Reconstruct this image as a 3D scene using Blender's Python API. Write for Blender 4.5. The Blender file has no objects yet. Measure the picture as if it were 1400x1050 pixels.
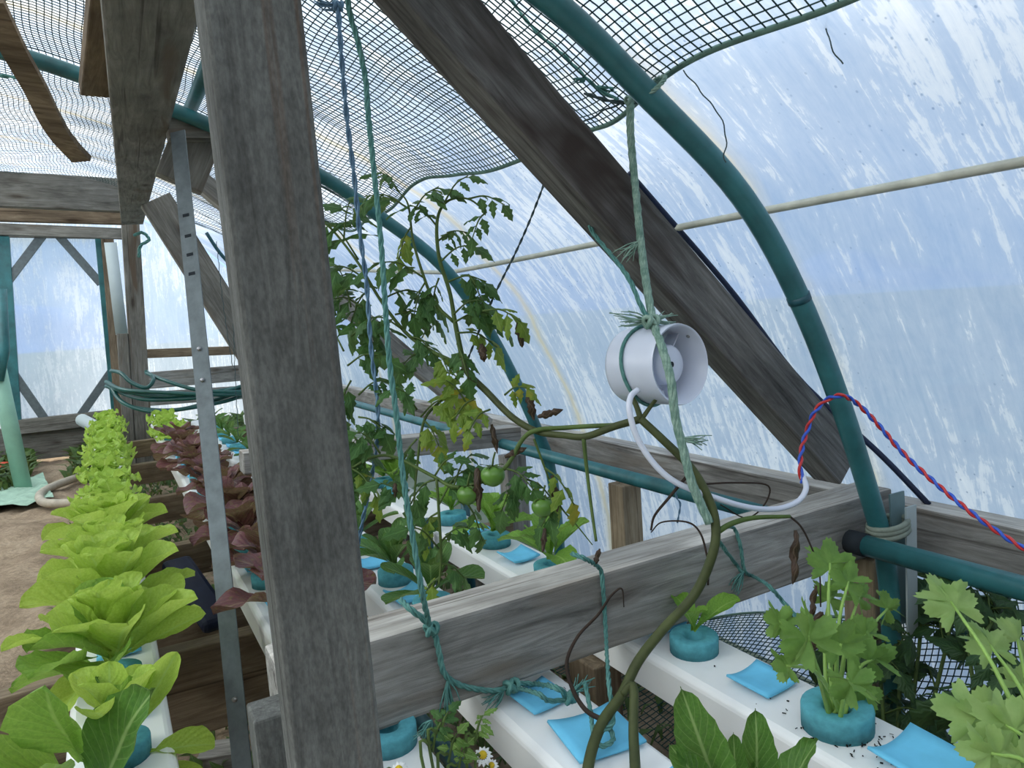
import bpy, math, random
import numpy as np
from mathutils import Vector, Matrix
random.seed(7); rng = np.random.default_rng(7)
SC = bpy.context.scene; COL = SC.collection
PI = math.pi

# ------------------------------------------------------------------ camera
F = 1010.0; H = 1.05
_v = np.array([140. - 700, 460. - 525, F]); YD = _v / np.linalg.norm(_v)
_w = np.array([1140. - 700, 390. - 525, F]); ZD = np.cross(YD, _w); ZD /= np.linalg.norm(ZD)
if ZD[1] > 0: ZD = -ZD
XD = np.cross(YD, ZD); RM = np.stack([XD, YD, ZD])
def px(x, y, X=None, Y=None, Z=None, D=None):
    d = RM @ np.array([(x - 700) / F, (y - 525) / F, 1.0])
    t = X / d[0] if X is not None else Y / d[1] if Y is not None else (Z - H) / d[2] if Z is not None else D
    return Vector((d[0] * t, d[1] * t, H + d[2] * t))
cd = bpy.data.cameras.new('camera'); cam = bpy.data.objects.new('camera', cd); COL.objects.link(cam)
cd.sensor_fit = 'HORIZONTAL'; cd.sensor_width = 36; cd.lens = F / 1400 * 36; cd.clip_start = 0.01
r, d_, f_ = RM[:, 0], RM[:, 1], RM[:, 2]
cam.matrix_world = Matrix(((r[0], -d_[0], -f_[0], 0), (r[1], -d_[1], -f_[1], 0), (r[2], -d_[2], -f_[2], H), (0, 0, 0, 1)))
SC.camera = cam
CAMP = Vector((0, 0, H)); RIGHT = Vector(r); FWD = Vector(f_)

# ------------------------------------------------------------------ sky, sun, exposure
SC.view_settings.view_transform = 'Standard'; SC.view_settings.look = 'None'
SC.view_settings.gamma = 1; SC.view_settings.use_curve_mapping = False
SC.view_settings.exposure = 0.5
W = bpy.data.worlds.new('overcast_sky'); SC.world = W; W.use_nodes = True
wn, wl = W.node_tree.nodes, W.node_tree.links
bg = wn['Background']; bg.inputs['Strength'].default_value = 1.0
tc = wn.new('ShaderNodeTexCoord'); sp = wn.new('ShaderNodeSeparateXYZ'); rp = wn.new('ShaderNodeValToRGB')
wl.new(tc.outputs['Generated'], sp.inputs[0]); wl.new(sp.outputs['Z'], rp.inputs[0]); 
rp.color_ramp.elements[0].position = 0.0; rp.color_ramp.elements[0].color = (0.36, 0.61, 1.0, 1)
rp.color_ramp.elements[1].position = 0.75; rp.color_ramp.elements[1].color = (1.0, 1.0, 0.98, 1)
e_ = rp.color_ramp.elements.new(.33); e_.color = (0.70, 0.84, 1.0, 1)
wl.new(rp.outputs[0], bg.inputs['Color'])
sd = bpy.data.lights.new('veiled_sun', 'SUN'); sd.energy = 11; sd.angle = math.radians(25); sd.color = (1, .93, .80)
so = bpy.data.objects.new('veiled_sun', sd); COL.objects.link(so); so.rotation_euler = (math.radians(-8), math.radians(-52), 0)

# ------------------------------------------------------------------ materials
def mat(name):
    m = bpy.data.materials.new(name); m.use_nodes = True
    n = m.node_tree.nodes; n.clear()
    return m, n, m.node_tree.links
def N(n, t, **k):
    x = n.new(t)
    for a, b in k.items(): setattr(x, a, b)
    return x
def ramp(n, stops, interp='LINEAR'):
    x = n.new('ShaderNodeValToRGB'); e = x.color_ramp.elements; x.color_ramp.interpolation = interp
    while len(e) < len(stops): e.new(0.5)
    for i, (p, c) in enumerate(stops): e[i].position = p; e[i].color = (*c, 1) if len(c) == 3 else c
    return x
def princ(n, l, rough=.6, spec=.3):
    p = n.new('ShaderNodeBsdfPrincipled'); o = n.new('ShaderNodeOutputMaterial'); l.new(p.outputs[0], o.inputs[0])
    p.inputs['Roughness'].default_value = rough; p.inputs['Specular IOR Level'].default_value = spec
    return p
def noise(n, l, vec, scale, detail=4, rough=.55, dist=0):
    x = n.new('ShaderNodeTexNoise'); x.inputs['Scale'].default_value = scale; x.inputs['Detail'].default_value = detail
    x.inputs['Roughness'].default_value = rough; x.inputs['Distortion'].default_value = dist
    if vec is not None: l.new(vec, x.inputs['Vector'])
    return x
def mapping(n, l, coord='Object', scale=(1, 1, 1), rand=True):
    t = n.new('ShaderNodeTexCoord'); m = n.new('ShaderNodeMapping'); m.inputs['Scale'].default_value = scale
    l.new(t.outputs[coord], m.inputs['Vector'])
    if rand:
        oi = n.new('ShaderNodeObjectInfo'); mu = N(n, 'ShaderNodeMath', operation='MULTIPLY'); mu.inputs[1].default_value = 37
        l.new(oi.outputs['Random'], mu.inputs[0]); l.new(mu.outputs[0], m.inputs['Location'])
    return m.outputs[0]
def bump(n, l, h, p, strength=.4, dist=.002):
    b = n.new('ShaderNodeBump'); b.inputs['Strength'].default_value = strength; b.inputs['Distance'].default_value = dist
    l.new(h, b.inputs['Height']); l.new(b.outputs[0], p.inputs['Normal']); return b
def mixc(n, l, a, b, fac, blend='MIX'):
    m = N(n, 'ShaderNodeMix', data_type='RGBA', blend_type=blend)
    for s, v in ((6, a), (7, b), (0, fac)):
        if isinstance(v, (int, float)): m.inputs[s].default_value = v
        elif isinstance(v, tuple): m.inputs[s].default_value = (*v, 1)
        else: l.new(v, m.inputs[s])
    return m.outputs[2]

def wood(name, dark, mid, light, patch=None, knots=True, rust=False):
    m, n, l = mat(name); p = princ(n, l, .85, .2)
    v = mapping(n, l, 'Object', (3.2, 42, 42))
    g = noise(n, l, v, 1.6, 8, .68, 1.3)
    rp = ramp(n, [(.28, dark), (.5, mid), (.74, light)]); l.new(g.outputs[0], rp.inputs[0])
    v2 = mapping(n, l, 'Object', (3.0, 7, 7)); g2 = noise(n, l, v2, 1.5, 4, .6, .4)
    rp2 = ramp(n, [(.35, (.66, .66, .66)), (.62, (1.1, 1.1, 1.1))]); l.new(g2.outputs[0], rp2.inputs[0])
    c = mixc(n, l, rp.outputs[0], rp2.outputs[0], 1.0, 'MULTIPLY')
    if patch:
        v3 = mapping(n, l, 'Object', (2.0, 14, 14)); g3 = noise(n, l, v3, 1.1, 3, .5, .8)
        rp3 = ramp(n, [(.58, (0, 0, 0)), (.72, (1, 1, 1))]); l.new(g3.outputs[0], rp3.inputs[0])
        c = mixc(n, l, c, patch, rp3.outputs[0])
    # thin dark drying cracks along the grain
    v4 = mapping(n, l, 'Object', (1.3, 60, 60)); g4 = noise(n, l, v4, 1.0, 2, .5, .6)
    rp4 = ramp(n, [(.64, (1, 1, 1)), (.70, (.35, .32, .3))]); l.new(g4.outputs[0], rp4.inputs[0])
    c = mixc(n, l, c, rp4.outputs[0], .8, 'MULTIPLY')
    if rust:
        v6 = mapping(n, l, 'Object', (.35, 34, 34)); g6 = noise(n, l, v6, 1.0, 4, .6, .25); r6 = ramp(n, [(.63, (0, 0, 0)), (.69, (.75, .75, .75))]); l.new(g6.outputs[0], r6.inputs[0])
        c = mixc(n, l, c, (.105, .07, .048), r6.outputs[0])
        v7 = mapping(n, l, 'Object', (140, 320, 320)); g7 = noise(n, l, v7, 1.0, 3, .6); r7 = ramp(n, [(.35, (.78, .78, .78)), (.65, (1.15, 1.15, 1.15))]); l.new(g7.outputs[0], r7.inputs[0]); c = mixc(n, l, c, r7.outputs[0], 1.0, 'MULTIPLY')
    if knots:
        v5 = mapping(n, l, 'Object', (3.2, 10, 10)); vo = n.new('ShaderNodeTexVoronoi'); vo.inputs['Scale'].default_value = 1.0
        l.new(v5, vo.inputs['Vector'])
        rp5 = ramp(n, [(.06, (.4, .34, .3)), (.12, (.75, .72, .7)), (.2, (1, 1, 1))]); l.new(vo.outputs['Distance'], rp5.inputs[0])
        c = mixc(n, l, c, rp5.outputs[0], .9, 'MULTIPLY')
    l.new(c, p.inputs['Base Color'])
    bump(n, l, g.outputs[0], p, .55, .003)
    return m
def plain(name, col, rough=.5, spec=.4, var=.15, scale=30, metal=0, bumps=.0):
    m, n, l = mat(name); p = princ(n, l, rough, spec); p.inputs['Metallic'].default_value = metal
    v = mapping(n, l, 'Object', (1, 1, 1)); g = noise(n, l, v, scale, 5, .6)
    rp = ramp(n, [(.3, tuple(c * (1 - var) for c in col)), (.7, tuple(min(1, c * (1 + var)) for c in col))])
    l.new(g.outputs[0], rp.inputs[0]); l.new(rp.outputs[0], p.inputs['Base Color'])
    if bumps: bump(n, l, g.outputs[0], p, bumps, .002)
    return m
def leafmat(name, base, light, vein, trans=.4, blotch=None, backm=1.0, midw=.035, veins=9):
    m, n, l = mat(name)
    t = n.new('ShaderNodeTexCoord'); s = n.new('ShaderNodeSeparateXYZ'); l.new(t.outputs['UV'], s.inputs[0])
    v = mapping(n, l, 'Object', (1, 1, 1)); g = noise(n, l, v, 35, 4, .6)
    rp = ramp(n, [(.3, base), (.7, light)]); l.new(g.outputs[0], rp.inputs[0]); c = rp.outputs[0]
    a = N(n, 'ShaderNodeMath', operation='SUBTRACT'); a.inputs[1].default_value = .5; l.new(s.outputs[0], a.inputs[0])
    b = N(n, 'ShaderNodeMath', operation='ABSOLUTE'); l.new(a.outputs[0], b.inputs[0])
    mr = ramp(n, [(midw * .5, (1, 1, 1)), (midw * 1.3, (0, 0, 0))]); l.new(b.outputs[0], mr.inputs[0])
    # side veins: v - 0.6*|u|
    k = N(n, 'ShaderNodeMath', operation='MULTIPLY_ADD'); k.inputs[1].default_value = -.7; l.new(b.outputs[0], k.inputs[0]); l.new(s.outputs[1], k.inputs[2])
    k2 = N(n, 'ShaderNodeMath', operation='MULTIPLY'); k2.inputs[1].default_value = veins * 6.283; l.new(k.outputs[0], k2.inputs[0])
    k3 = N(n, 'ShaderNodeMath', operation='SINE'); l.new(k2.outputs[0], k3.inputs[0])
    vr = ramp(n, [(.93, (0, 0, 0)), (.99, (.45, .45, .45))]); l.new(k3.outputs[0], vr.inputs[0])
    mx = N(n, 'ShaderNodeMath', operation='MAXIMUM'); l.new(mr.outputs[0], mx.inputs[0]); l.new(vr.outputs[0], mx.inputs[1])
    c = mixc(n, l, c, vein, mx.outputs[0])
    if blotch:
        g2 = noise(n, l, v, 16, 4, .6, .5); r2 = ramp(n, [(.56, (0, 0, 0)), (.68, (1, 1, 1))]); l.new(g2.outputs[0], r2.inputs[0])
        c = mixc(n, l, c, blotch, r2.outputs[0])
    p = n.new('ShaderNodeBsdfPrincipled'); p.inputs['Roughness'].default_value = .5; p.inputs['Specular IOR Level'].default_value = .35
    l.new(c, p.inputs['Base Color']); bump(n, l, k3.outputs[0], p, .25, .002)
    tr = n.new('ShaderNodeBsdfTranslucent'); l.new(mixc(n, l, c, (1.0, 1.0, .35), .15), tr.inputs[0])
    ms = n.new('ShaderNodeMixShader'); ms.inputs[0].default_value = trans
    o = n.new('ShaderNodeOutputMaterial'); l.new(p.outputs[0], ms.inputs[1]); l.new(tr.outputs[0], ms.inputs[2]); l.new(ms.outputs[0], o.inputs[0])
    return m
def filmmat(name, stain=True, clear=.10, lo=(.37, .465, .62), hi=(.74, .77, .80)):
    m, n, l = mat(name)
    t = n.new('ShaderNodeTexCoord')
    def mp(sc, loc=(0, 0, 0)):
        q = n.new('ShaderNodeMapping'); q.inputs['Scale'].default_value = sc; q.inputs['Location'].default_value = loc
        l.new(t.outputs['UV'], q.inputs['Vector']); return q.outputs[0]
    big = noise(n, l, mp((2.2, 1.4, 1)), 1.0, 4, .55, .4)
    mid = noise(n, l, mp((24, 3.6, 1), (2, 5, 0)), 1.0, 8, .68, 1.4)
    fine = noise(n, l, mp((95, 10, 1), (3, 7, 0)), 1.0, 5, .65, 1.0)
    bl = noise(n, l, mp((60, 45, 1), (9, 2, 0)), 1.0, 3, .6, .6)
    vo = n.new('ShaderNodeTexVoronoi'); vo.inputs['Scale'].default_value = 66; l.new(mp((1, .8, 1)), vo.inputs['Vector'])
    def add(x, k, y):
        a = N(n, 'ShaderNodeMath', operation='MULTIPLY_ADD'); a.inputs[1].default_value = k; l.new(x, a.inputs[0])
        if isinstance(y, (int, float)): a.inputs[2].default_value = y
        else: l.new(y, a.inputs[2])
        return a.outputs[0]
    f = add(big.outputs[0], .75, add(mid.outputs[0], 1.0, add(fine.outputs[0], .45, add(bl.outputs[0], .3, 0))))
    f = add(f, 1 / 2.5, 0)
    sr = ramp(n, [(.40, (0, 0, 0)), (.505, (.25, .25, .25)), (.525, (.7, .7, .7)), (.62, (1, 1, 1))]); l.new(f, sr.inputs[0])
    col = mixc(n, l, lo, hi, sr.outputs[0])
    dd = ramp(n, [(.07, (.52, .58, .66)), (.14, (1, 1, 1))]); l.new(vo.outputs['Distance'], dd.inputs[0])
    dg = ramp(n, [(.36, (0, 0, 0)), (.5, (1, 1, 1))]); l.new(big.outputs[0], dg.inputs[0])
    col = mixc(n, l, col, mixc(n, l, col, dd.outputs[0], 1.0, 'MULTIPLY'), dg.outputs[0])
    if stain:
        s = n.new('ShaderNodeSeparateXYZ'); l.new(t.outputs['UV'], s.inputs[0])
        q = N(n, 'ShaderNodeMath', operation='SUBTRACT'); q.inputs[1].default_value = .872; l.new(s.outputs[0], q.inputs[0])
        q2 = N(n, 'ShaderNodeMath', operation='DIVIDE'); q2.inputs[1].default_value = .935; l.new(q.outputs[0], q2.inputs[0])
        q3 = N(n, 'ShaderNodeMath', operation='ROUND'); l.new(q2.outputs[0], q3.inputs[0])
        q4 = N(n, 'ShaderNodeMath', operation='SUBTRACT'); l.new(q2.outputs[0], q4.inputs[0]); l.new(q3.outputs[0], q4.inputs[1])
        nz = noise(n, l, mp((7, 7, 1)), 1, 4, .6); q5 = add(nz.outputs[0], .05, q4.outputs[0])
        q6 = N(n, 'ShaderNodeMath', operation='ABSOLUTE'); q7 = N(n, 'ShaderNodeMath', operation='ADD'); q7.inputs[1].default_value = -.01
        l.new(q5, q7.inputs[0]); l.new(q7.outputs[0], q6.inputs[0])
        st = ramp(n, [(.004, (.8, .8, .8)), (.014, (.35, .35, .35)), (.04, (0, 0, 0))]); l.new(q6.outputs[0], st.inputs[0])
        col = mixc(n, l, col, (.62, .55, .38), st.outputs[0])
    tr = n.new('ShaderNodeBsdfTranslucent'); l.new(col, tr.inputs[0])
    tp = n.new('ShaderNodeBsdfTransparent'); tp.inputs[0].default_value = (.80, .90, 1, 1)
    df = n.new('ShaderNodeBsdfDiffuse'); l.new(col, df.inputs[0])
    gl = n.new('ShaderNodeBsdfGlossy'); gl.inputs['Roughness'].default_value = .25
    bm = n.new('ShaderNodeBump'); bm.inputs['Strength'].default_value = .5; bm.inputs['Distance'].default_value = .004
    dr = ramp(n, [(.0, (1, 1, 1)), (.22, (0, 0, 0))]); l.new(vo.outputs['Distance'], dr.inputs[0]); l.new(dr.outputs[0], bm.inputs['Height']); l.new(bm.outputs[0], gl.inputs['Normal'])
    m1 = n.new('ShaderNodeMixShader'); m1.inputs[0].default_value = .10; l.new(tr.outputs[0], m1.inputs[1]); l.new(df.outputs[0], m1.inputs[2])
    cr = ramp(n, [(0, (clear,) * 3), (1, (.03, .03, .03))]); l.new(sr.outputs[0], cr.inputs[0])
    m2 = n.new('ShaderNodeMixShader'); l.new(cr.outputs[0], m2.inputs[0]); l.new(m1.outputs[0], m2.inputs[1]); l.new(tp.outputs[0], m2.inputs[2])
    m3 = n.new('ShaderNodeMixShader'); m3.inputs[0].default_value = .05; l.new(m2.outputs[0], m3.inputs[1]); l.new(gl.outputs[0], m3.inputs[2])
    o = n.new('ShaderNodeOutputMaterial'); l.new(m3.outputs[0], o.inputs[0])
    return m
def stripes(name, a, b, scale, rough=.7):     # twisted yarn look along UV
    m, n, l = mat(name); p = princ(n, l, rough, .2)
    v = mapping(n, l, 'UV', (3, scale, 1)); g = noise(n, l, v, 2, 3, .6)
    rp = ramp(n, [(.35, a), (.65, b)]); l.new(g.outputs[0], rp.inputs[0]); l.new(rp.outputs[0], p.inputs['Base Color'])
    return m
def soil(name):
    m, n, l = mat(name); p = princ(n, l, .95, .1)
    v = mapping(n, l, 'Object', (1, 1, 1), False); g = noise(n, l, v, 5, 8, .65); g2 = noise(n, l, v, 60, 4, .6)
    rp = ramp(n, [(.3, (.20, .145, .10)), (.55, (.36, .275, .19)), (.75, (.46, .37, .27))]); l.new(g.outputs[0], rp.inputs[0])
    r2 = ramp(n, [(.3, (.7, .7, .7)), (.7, (1.1, 1.1, 1.1))]); l.new(g2.outputs[0], r2.inputs[0])
    l.new(mixc(n, l, rp.outputs[0], r2.outputs[0], 1.0, 'MULTIPLY'), p.inputs['Base Color']); bump(n, l, g2.outputs[0], p, .8, .01)
    return m
M = {}
M['wood'] = wood('weathered_timber', (.13, .122, .11), (.29, .278, .255), (.44, .425, .395), (.18, .15, .12))
M['wood_rafter'] = wood('stained_shaded_rafter_timber', (.05, .046, .042), (.15, .143, .132), (.26, .252, .238), (.045, .034, .028))  # dark stains, and shade of a downward-facing timber put into the base tone
M['bleached_lit'] = wood('sun_bleached_lit_timber', (.30, .275, .24), (.52, .49, .44), (.70, .67, .61), (.40, .35, .29))  # weathered silver, with skylight on the tops put into the colour
M['wood_post'] = wood('sawn_grey_post', (.075, .075, .068), (.12, .122, .112), (.172, .176, .162), None, knots=False, rust=True)
M['wood_brown'] = wood('brown_timber', (.10, .072, .048), (.20, .15, .10), (.31, .245, .17))
M['wood_dark'] = wood('dark_overhead_timber', (.10, .095, .08), (.19, .18, .155), (.28, .27, .24), (.12, .09, .065))
M['wood_tan'] = wood('tan_treated_timber', (.20, .15, .09), (.34, .265, .175), (.45, .37, .26))
M['pipe'] = plain('teal_polythene_pipe', (.03, .145, .155), .38, .5, .35, 14)
M['pipe_dark'] = plain('dark_teal_pipe', (.012, .075, .095), .4, .5, .3, 14)
M['pipe_green'] = plain('pale_green_pipe', (.30, .54, .42), .45, .4, .12, 9)
M['hose'] = plain('dark_green_hose', (.008, .07, .06), .35, .5, .3, 9)
M['beige'] = plain('beige_hose_skin', (.42, .37, .29), .6, .3, .2, 20)
M['white'] = plain('white_channel_plastic', (.85, .855, .84), .35, .5, .04, 6)
M['foam'] = plain('teal_foam', (.10, .36, .42), .85, .2, .16, 120, bumps=.3)
M['pad'] = plain('blue_foam_sheet', (.16, .55, .80), .75, .25, .07, 40)
M['galv'] = plain('galvanised_steel', (.13, .155, .162), .5, .4, .22, 45, .2)
M['screw'] = plain('steel_screw', (.35, .35, .36), .4, .5, .2, 60, .8)
M['hole'] = plain('punched_slot_dark', (.02, .025, .03), .8, .2, .1)
M['net'] = plain('green_shade_net', (.016, .06, .055), .6, .3, .3, 8)
M['hem'] = plain('net_hem_tape', (.13, .22, .18), .7, .2, .3, 40)
M['rope'] = stripes('sea_green_twine', (.05, .16, .145), (.14, .31, .27), 60)
M['rope_pale'] = stripes('faded_green_twine', (.12, .22, .17), (.30, .42, .34), 60)
M['rope_blue'] = stripes('steel_blue_twine', (.075, .16, .25), (.18, .30, .42), 60)
M['cord'] = stripes('dark_cord', (.03, .05, .055), (.08, .12, .12), 60)
M['fanw'] = plain('fan_white_plastic', (.62, .66, .76), .28, .6, .03, 5)
M['cable'] = plain('white_cable_sheath', (.66, .69, .78), .35, .5, .04, 5)
M['red'] = plain('red_wire', (.55, .03, .03), .4, .5, .1)
M['blue'] = plain('blue_wire', (.03, .10, .55), .4, .5, .1)
M['purlin'] = plain('cream_purlin_tube', (.50, .50, .42), .5, .3, .2, 25)
M['film'] = filmmat('greenhouse_film')
M['film_end'] = filmmat('end_wall_film', False, .24, (.54, .61, .74), (.78, .82, .88))
M['soil'] = soil('trodden_dirt')
M['pasture'] = plain('pasture', (.115, .15, .125), .95, .1, .4, 1.5)
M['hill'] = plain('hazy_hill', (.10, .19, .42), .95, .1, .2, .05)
M['let'] = leafmat('butter_lettuce_leaf', (.33, .50, .05), (.48, .64, .11), (.42, .60, .13), .45)
M['let2'] = leafmat('mid_green_lettuce_leaf', (.13, .29, .03), (.22, .42, .05), (.30, .48, .1), .4)
M['frill'] = leafmat('frilly_lettuce_leaf', (.27, .45, .04), (.42, .60, .09), (.46, .62, .14), .45)
M['romaine'] = leafmat('dark_romaine_leaf', (.045, .145, .018), (.09, .22, .03), (.25, .38, .12), .3)
M['redlet'] = leafmat('red_lettuce_leaf', (.085, .022, .032), (.17, .055, .06), (.24, .15, .10), .25, (.16, .14, .04))
M['spin'] = leafmat('spinach_leaf', (.035, .12, .02), (.08, .20, .035), (.20, .34, .10), .3)
M['tom'] = leafmat('tomato_leaf', (.025, .095, .022), (.065, .17, .035), (.10, .22, .06), .35, None, veins=6)
M['tomy'] = leafmat('yellowing_tomato_leaf', (.10, .20, .02), (.22, .32, .03), (.25, .34, .06), .4, (.36, .30, .02), veins=6)
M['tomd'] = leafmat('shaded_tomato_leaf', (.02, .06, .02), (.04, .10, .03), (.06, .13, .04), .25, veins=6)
M['dry'] = leafmat('withered_leaf', (.030, .016, .011), (.075, .04, .025), (.12, .08, .05), .15)
M['cel'] = leafmat('celery_leaf', (.10, .22, .035), (.22, .38, .08), (.40, .52, .2), .4)
M['celp'] = leafmat('pale_celery_leaf', (.22, .36, .09), (.36, .50, .17), (.45, .55, .25), .4)
M['stemc'] = plain('celery_stalk', (.26, .42, .09), .45, .4, .2, 30)
M['stem'] = plain('tomato_stem', (.058, .07, .022), .6, .3, .35, 30)
M['stemy'] = plain('young_tomato_stem', (.075, .12, .028), .6, .3, .3, 30)
M['twig'] = plain('dead_twig', (.035, .024, .018), .8, .2, .3, 40)
M['tomato'] = plain('green_tomato', (.10, .22, .03), .3, .5, .12, 12)
M['grass'] = leafmat('weed_leaf', (.03, .075, .014), (.08, .15, .03), (.1, .18, .05), .3)
M['petal'] = plain('white_petal', (.8, .8, .78), .6, .3, .05)
M['yolk'] = plain('yellow_flower_disc', (.65, .45, .03), .7, .2, .15, 200)
M['cloth'] = plain('pale_green_cloth', (.32, .46, .36), .9, .1, .2, 18, bumps=.3)
M['tarp'] = plain('dark_blue_tarp', (.012, .02, .05), .5, .3, .4, 20)
M['orange'] = plain('orange_red_plastic', (.55, .06, .02), .4, .4, .1)
M['strap'] = plain('pale_rubber_strap', (.22, .25, .20), .7, .3, .2, 60)
M['flat'] = plain('grey_plastic_offcut', (.14, .22, .23), .45, .4, .15, 20)
M['debris'] = plain('black_debris', (.012, .012, .01), .9, .1, .3)
M['panel'] = plain('pale_sheet', (.42, .48, .48), .6, .3, .08, 6)

# ------------------------------------------------------------------ mesh helpers
class MB:
    def __init__(s): s.v = []; s.f = []; s.uv = {}
    def add(s, vs, fs, uvs=None):
        b = len(s.v); s.v += [tuple(q) for q in vs]
        s.f += [tuple(i + b for i in q) for q in fs]
        if uvs is not None:
            for i, u in enumerate(uvs): s.uv[b + i] = u
    def tube(s, pts, rad, n=8, caps=True, closed=False):
        P = np.array([tuple(p) for p in pts], float); k = len(P)
        R = np.full(k, rad, float) if np.isscalar(rad) else np.interp(np.linspace(0, 1, k), np.linspace(0, 1, len(rad)), rad)
        T = np.gradient(P, axis=0); T /= np.linalg.norm(T, axis=1)[:, None] + 1e-12
        u = np.cross(T[0], (0, 0, 1.) if abs(T[0][2]) < .9 else (1., 0, 0)); u /= np.linalg.norm(u)
        vs = []; uvs = []; acc = 0
        for i in range(k):
            if i: acc += np.linalg.norm(P[i] - P[i - 1])
            u = u - T[i] * (u @ T[i]); u /= np.linalg.norm(u) + 1e-12; w = np.cross(T[i], u)
            for j in range(n):
                a = 2 * PI * j / n; vs.append(P[i] + R[i] * (math.cos(a) * u + math.sin(a) * w)); uvs.append((j / n, acc))
        fs = [(i * n + j, i * n + (j + 1) % n, (i + 1) * n + (j + 1) % n, (i + 1) * n + j) for i in range(k - 1) for j in range(n)]
        if caps: fs += [tuple(range(n))[::-1], tuple((k - 1) * n + j for j in range(n))]
        s.add(vs, fs, uvs); return s
    def rope(s, pts, r=.003, strands=3, pitch=.03, n=5):
        P = smooth(pts, max(8, int(plen(pts) / (pitch / 7)))); 
        P = np.array([tuple(p) for p in P]); T = np.gradient(P, axis=0); T /= np.linalg.norm(T, axis=1)[:, None] + 1e-12
        L = np.concatenate([[0], np.cumsum(np.linalg.norm(np.diff(P, axis=0), axis=1))])
        u = np.cross(T[0], (0, 0, 1.) if abs(T[0][2]) < .9 else (1., 0, 0)); U = []; 
        for t in T:
            u = u - t * (u @ t); u = u / (np.linalg.norm(u) + 1e-12); U.append(u)
        U = np.array(U); Wv = np.cross(T, U)
        for k in range(strands):
            a = 2 * PI * (L / pitch + k / strands); q = P + (r * .55) * (np.cos(a)[:, None] * U + np.sin(a)[:, None] * Wv)
            s.tube(q, r * .55, n)
        return s
    def box(s, a, b):
        x0, y0, z0 = a; x1, y1, z1 = b
        s.add([(x0, y0, z0), (x1, y0, z0), (x1, y1, z0), (x0, y1, z0), (x0, y0, z1), (x1, y0, z1), (x1, y1, z1), (x0, y1, z1)],
              [(0, 3, 2, 1), (4, 5, 6, 7), (0, 1, 5, 4), (1, 2, 6, 5), (2, 3, 7, 6), (3, 0, 4, 7)]); return s
    def lathe(s, prof, n=24, axis='z'):     # prof = [(h, r)...]
        vs = []; 
        for h, rr in prof:
            for j in range(n):
                a = 2 * PI * j / n; c, q = rr * math.cos(a), rr * math.sin(a)
                vs.append((c, q, h) if axis == 'z' else (h, c, q))
        k = len(prof)
        fs = [(i * n + j, i * n + (j + 1) % n, (i + 1) * n + (j + 1) % n, (i + 1) * n + j) for i in range(k - 1) for j in range(n)]
        s.add(vs, fs); return s
    def grid(s, P, uv=None):                # P[i][j] points
        k, q = len(P), len(P[0]); vs = [p for row in P for p in row]
        fs = [(i * q + j, i * q + j + 1, (i + 1) * q + j + 1, (i + 1) * q + j) for i in range(k - 1) for j in range(q - 1)]
        s.add(vs, fs, [u for row in uv for u in row] if uv else None); return s
    def mesh(s, name, smooth_=True):
        me = bpy.data.meshes.new(name); me.from_pydata(s.v, [], s.f); 
        if s.uv:
            l = me.uv_layers.new(name='UVMap'); idx = np.zeros(len(me.loops), np.int32); me.loops.foreach_get('vertex_index', idx)
            tab = np.zeros((len(s.v), 2), np.float32)
            for i, u in s.uv.items(): tab[i] = u[:2]
            l.data.foreach_set('uv', tab[idx].ravel())
        if smooth_: me.polygons.foreach_set('use_smooth', [True] * len(me.polygons))
        me.update(); return me
    def build(s, name, m, parent=None, smooth_=True): return link(name, s.mesh(name, smooth_), m, parent)
def link(name, me, m, parent=None):
    if m is not None and not me.materials: me.materials.append(M[m] if isinstance(m, str) else m)
    o = bpy.data.objects.new(name, me); COL.objects.link(o)
    if parent is not None: o.parent = parent
    return o
def tag(o, label=None, cat=None, group=None, kind=None):
    if label: o['label'] = label
    if cat: o['category'] = cat
    if group: o['group'] = group
    if kind: o['kind'] = kind
    return o
def thing(name, label, cat, loc=(0, 0, 0), group=None):
    o = bpy.data.objects.new(name, None); COL.objects.link(o); o.location = loc; o.empty_display_size = .02
    return tag(o, label, cat, group)
def local(o, pts):                          # world points -> local of an unrotated empty
    return [Vector(p) - o.location for p in pts]
def plen(p): return sum((Vector(a) - Vector(b)).length for a, b in zip(p, p[1:]))
def smooth(pts, n):                          # Catmull-Rom resample
    P = [Vector(p) for p in pts]; P = [P[0] * 2 - P[1]] + P + [P[-1] * 2 - P[-2]]; out = []
    k = len(P) - 3
    for i in range(n):
        t = i / (n - 1) * k; j = min(int(t), k - 1); t -= j; a, b, c, d = P[j:j + 4]
        out.append(.5 * ((2 * b) + (c - a) * t + (2 * a - 5 * b + 4 * c - d) * t * t + (3 * b - a - 3 * c + d) * t ** 3))
    return out
def frame(xd, up=(0, 0, 1)):
    x = Vector(xd).normalized(); u = Vector(up); z = (u - x * u.dot(x)); z = z.normalized() if z.length > 1e-5 else Vector((1, 0, 0)); y = z.cross(x)
    return Matrix((x, y, z)).transposed().to_4x4()
def bleach_lit_top(o):  # top faces only: paler weathering plus painted light from above
    o.data.materials.append(M['bleached_lit'])
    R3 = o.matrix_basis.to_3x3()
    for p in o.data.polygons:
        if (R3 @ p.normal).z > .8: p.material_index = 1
    return o
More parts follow.
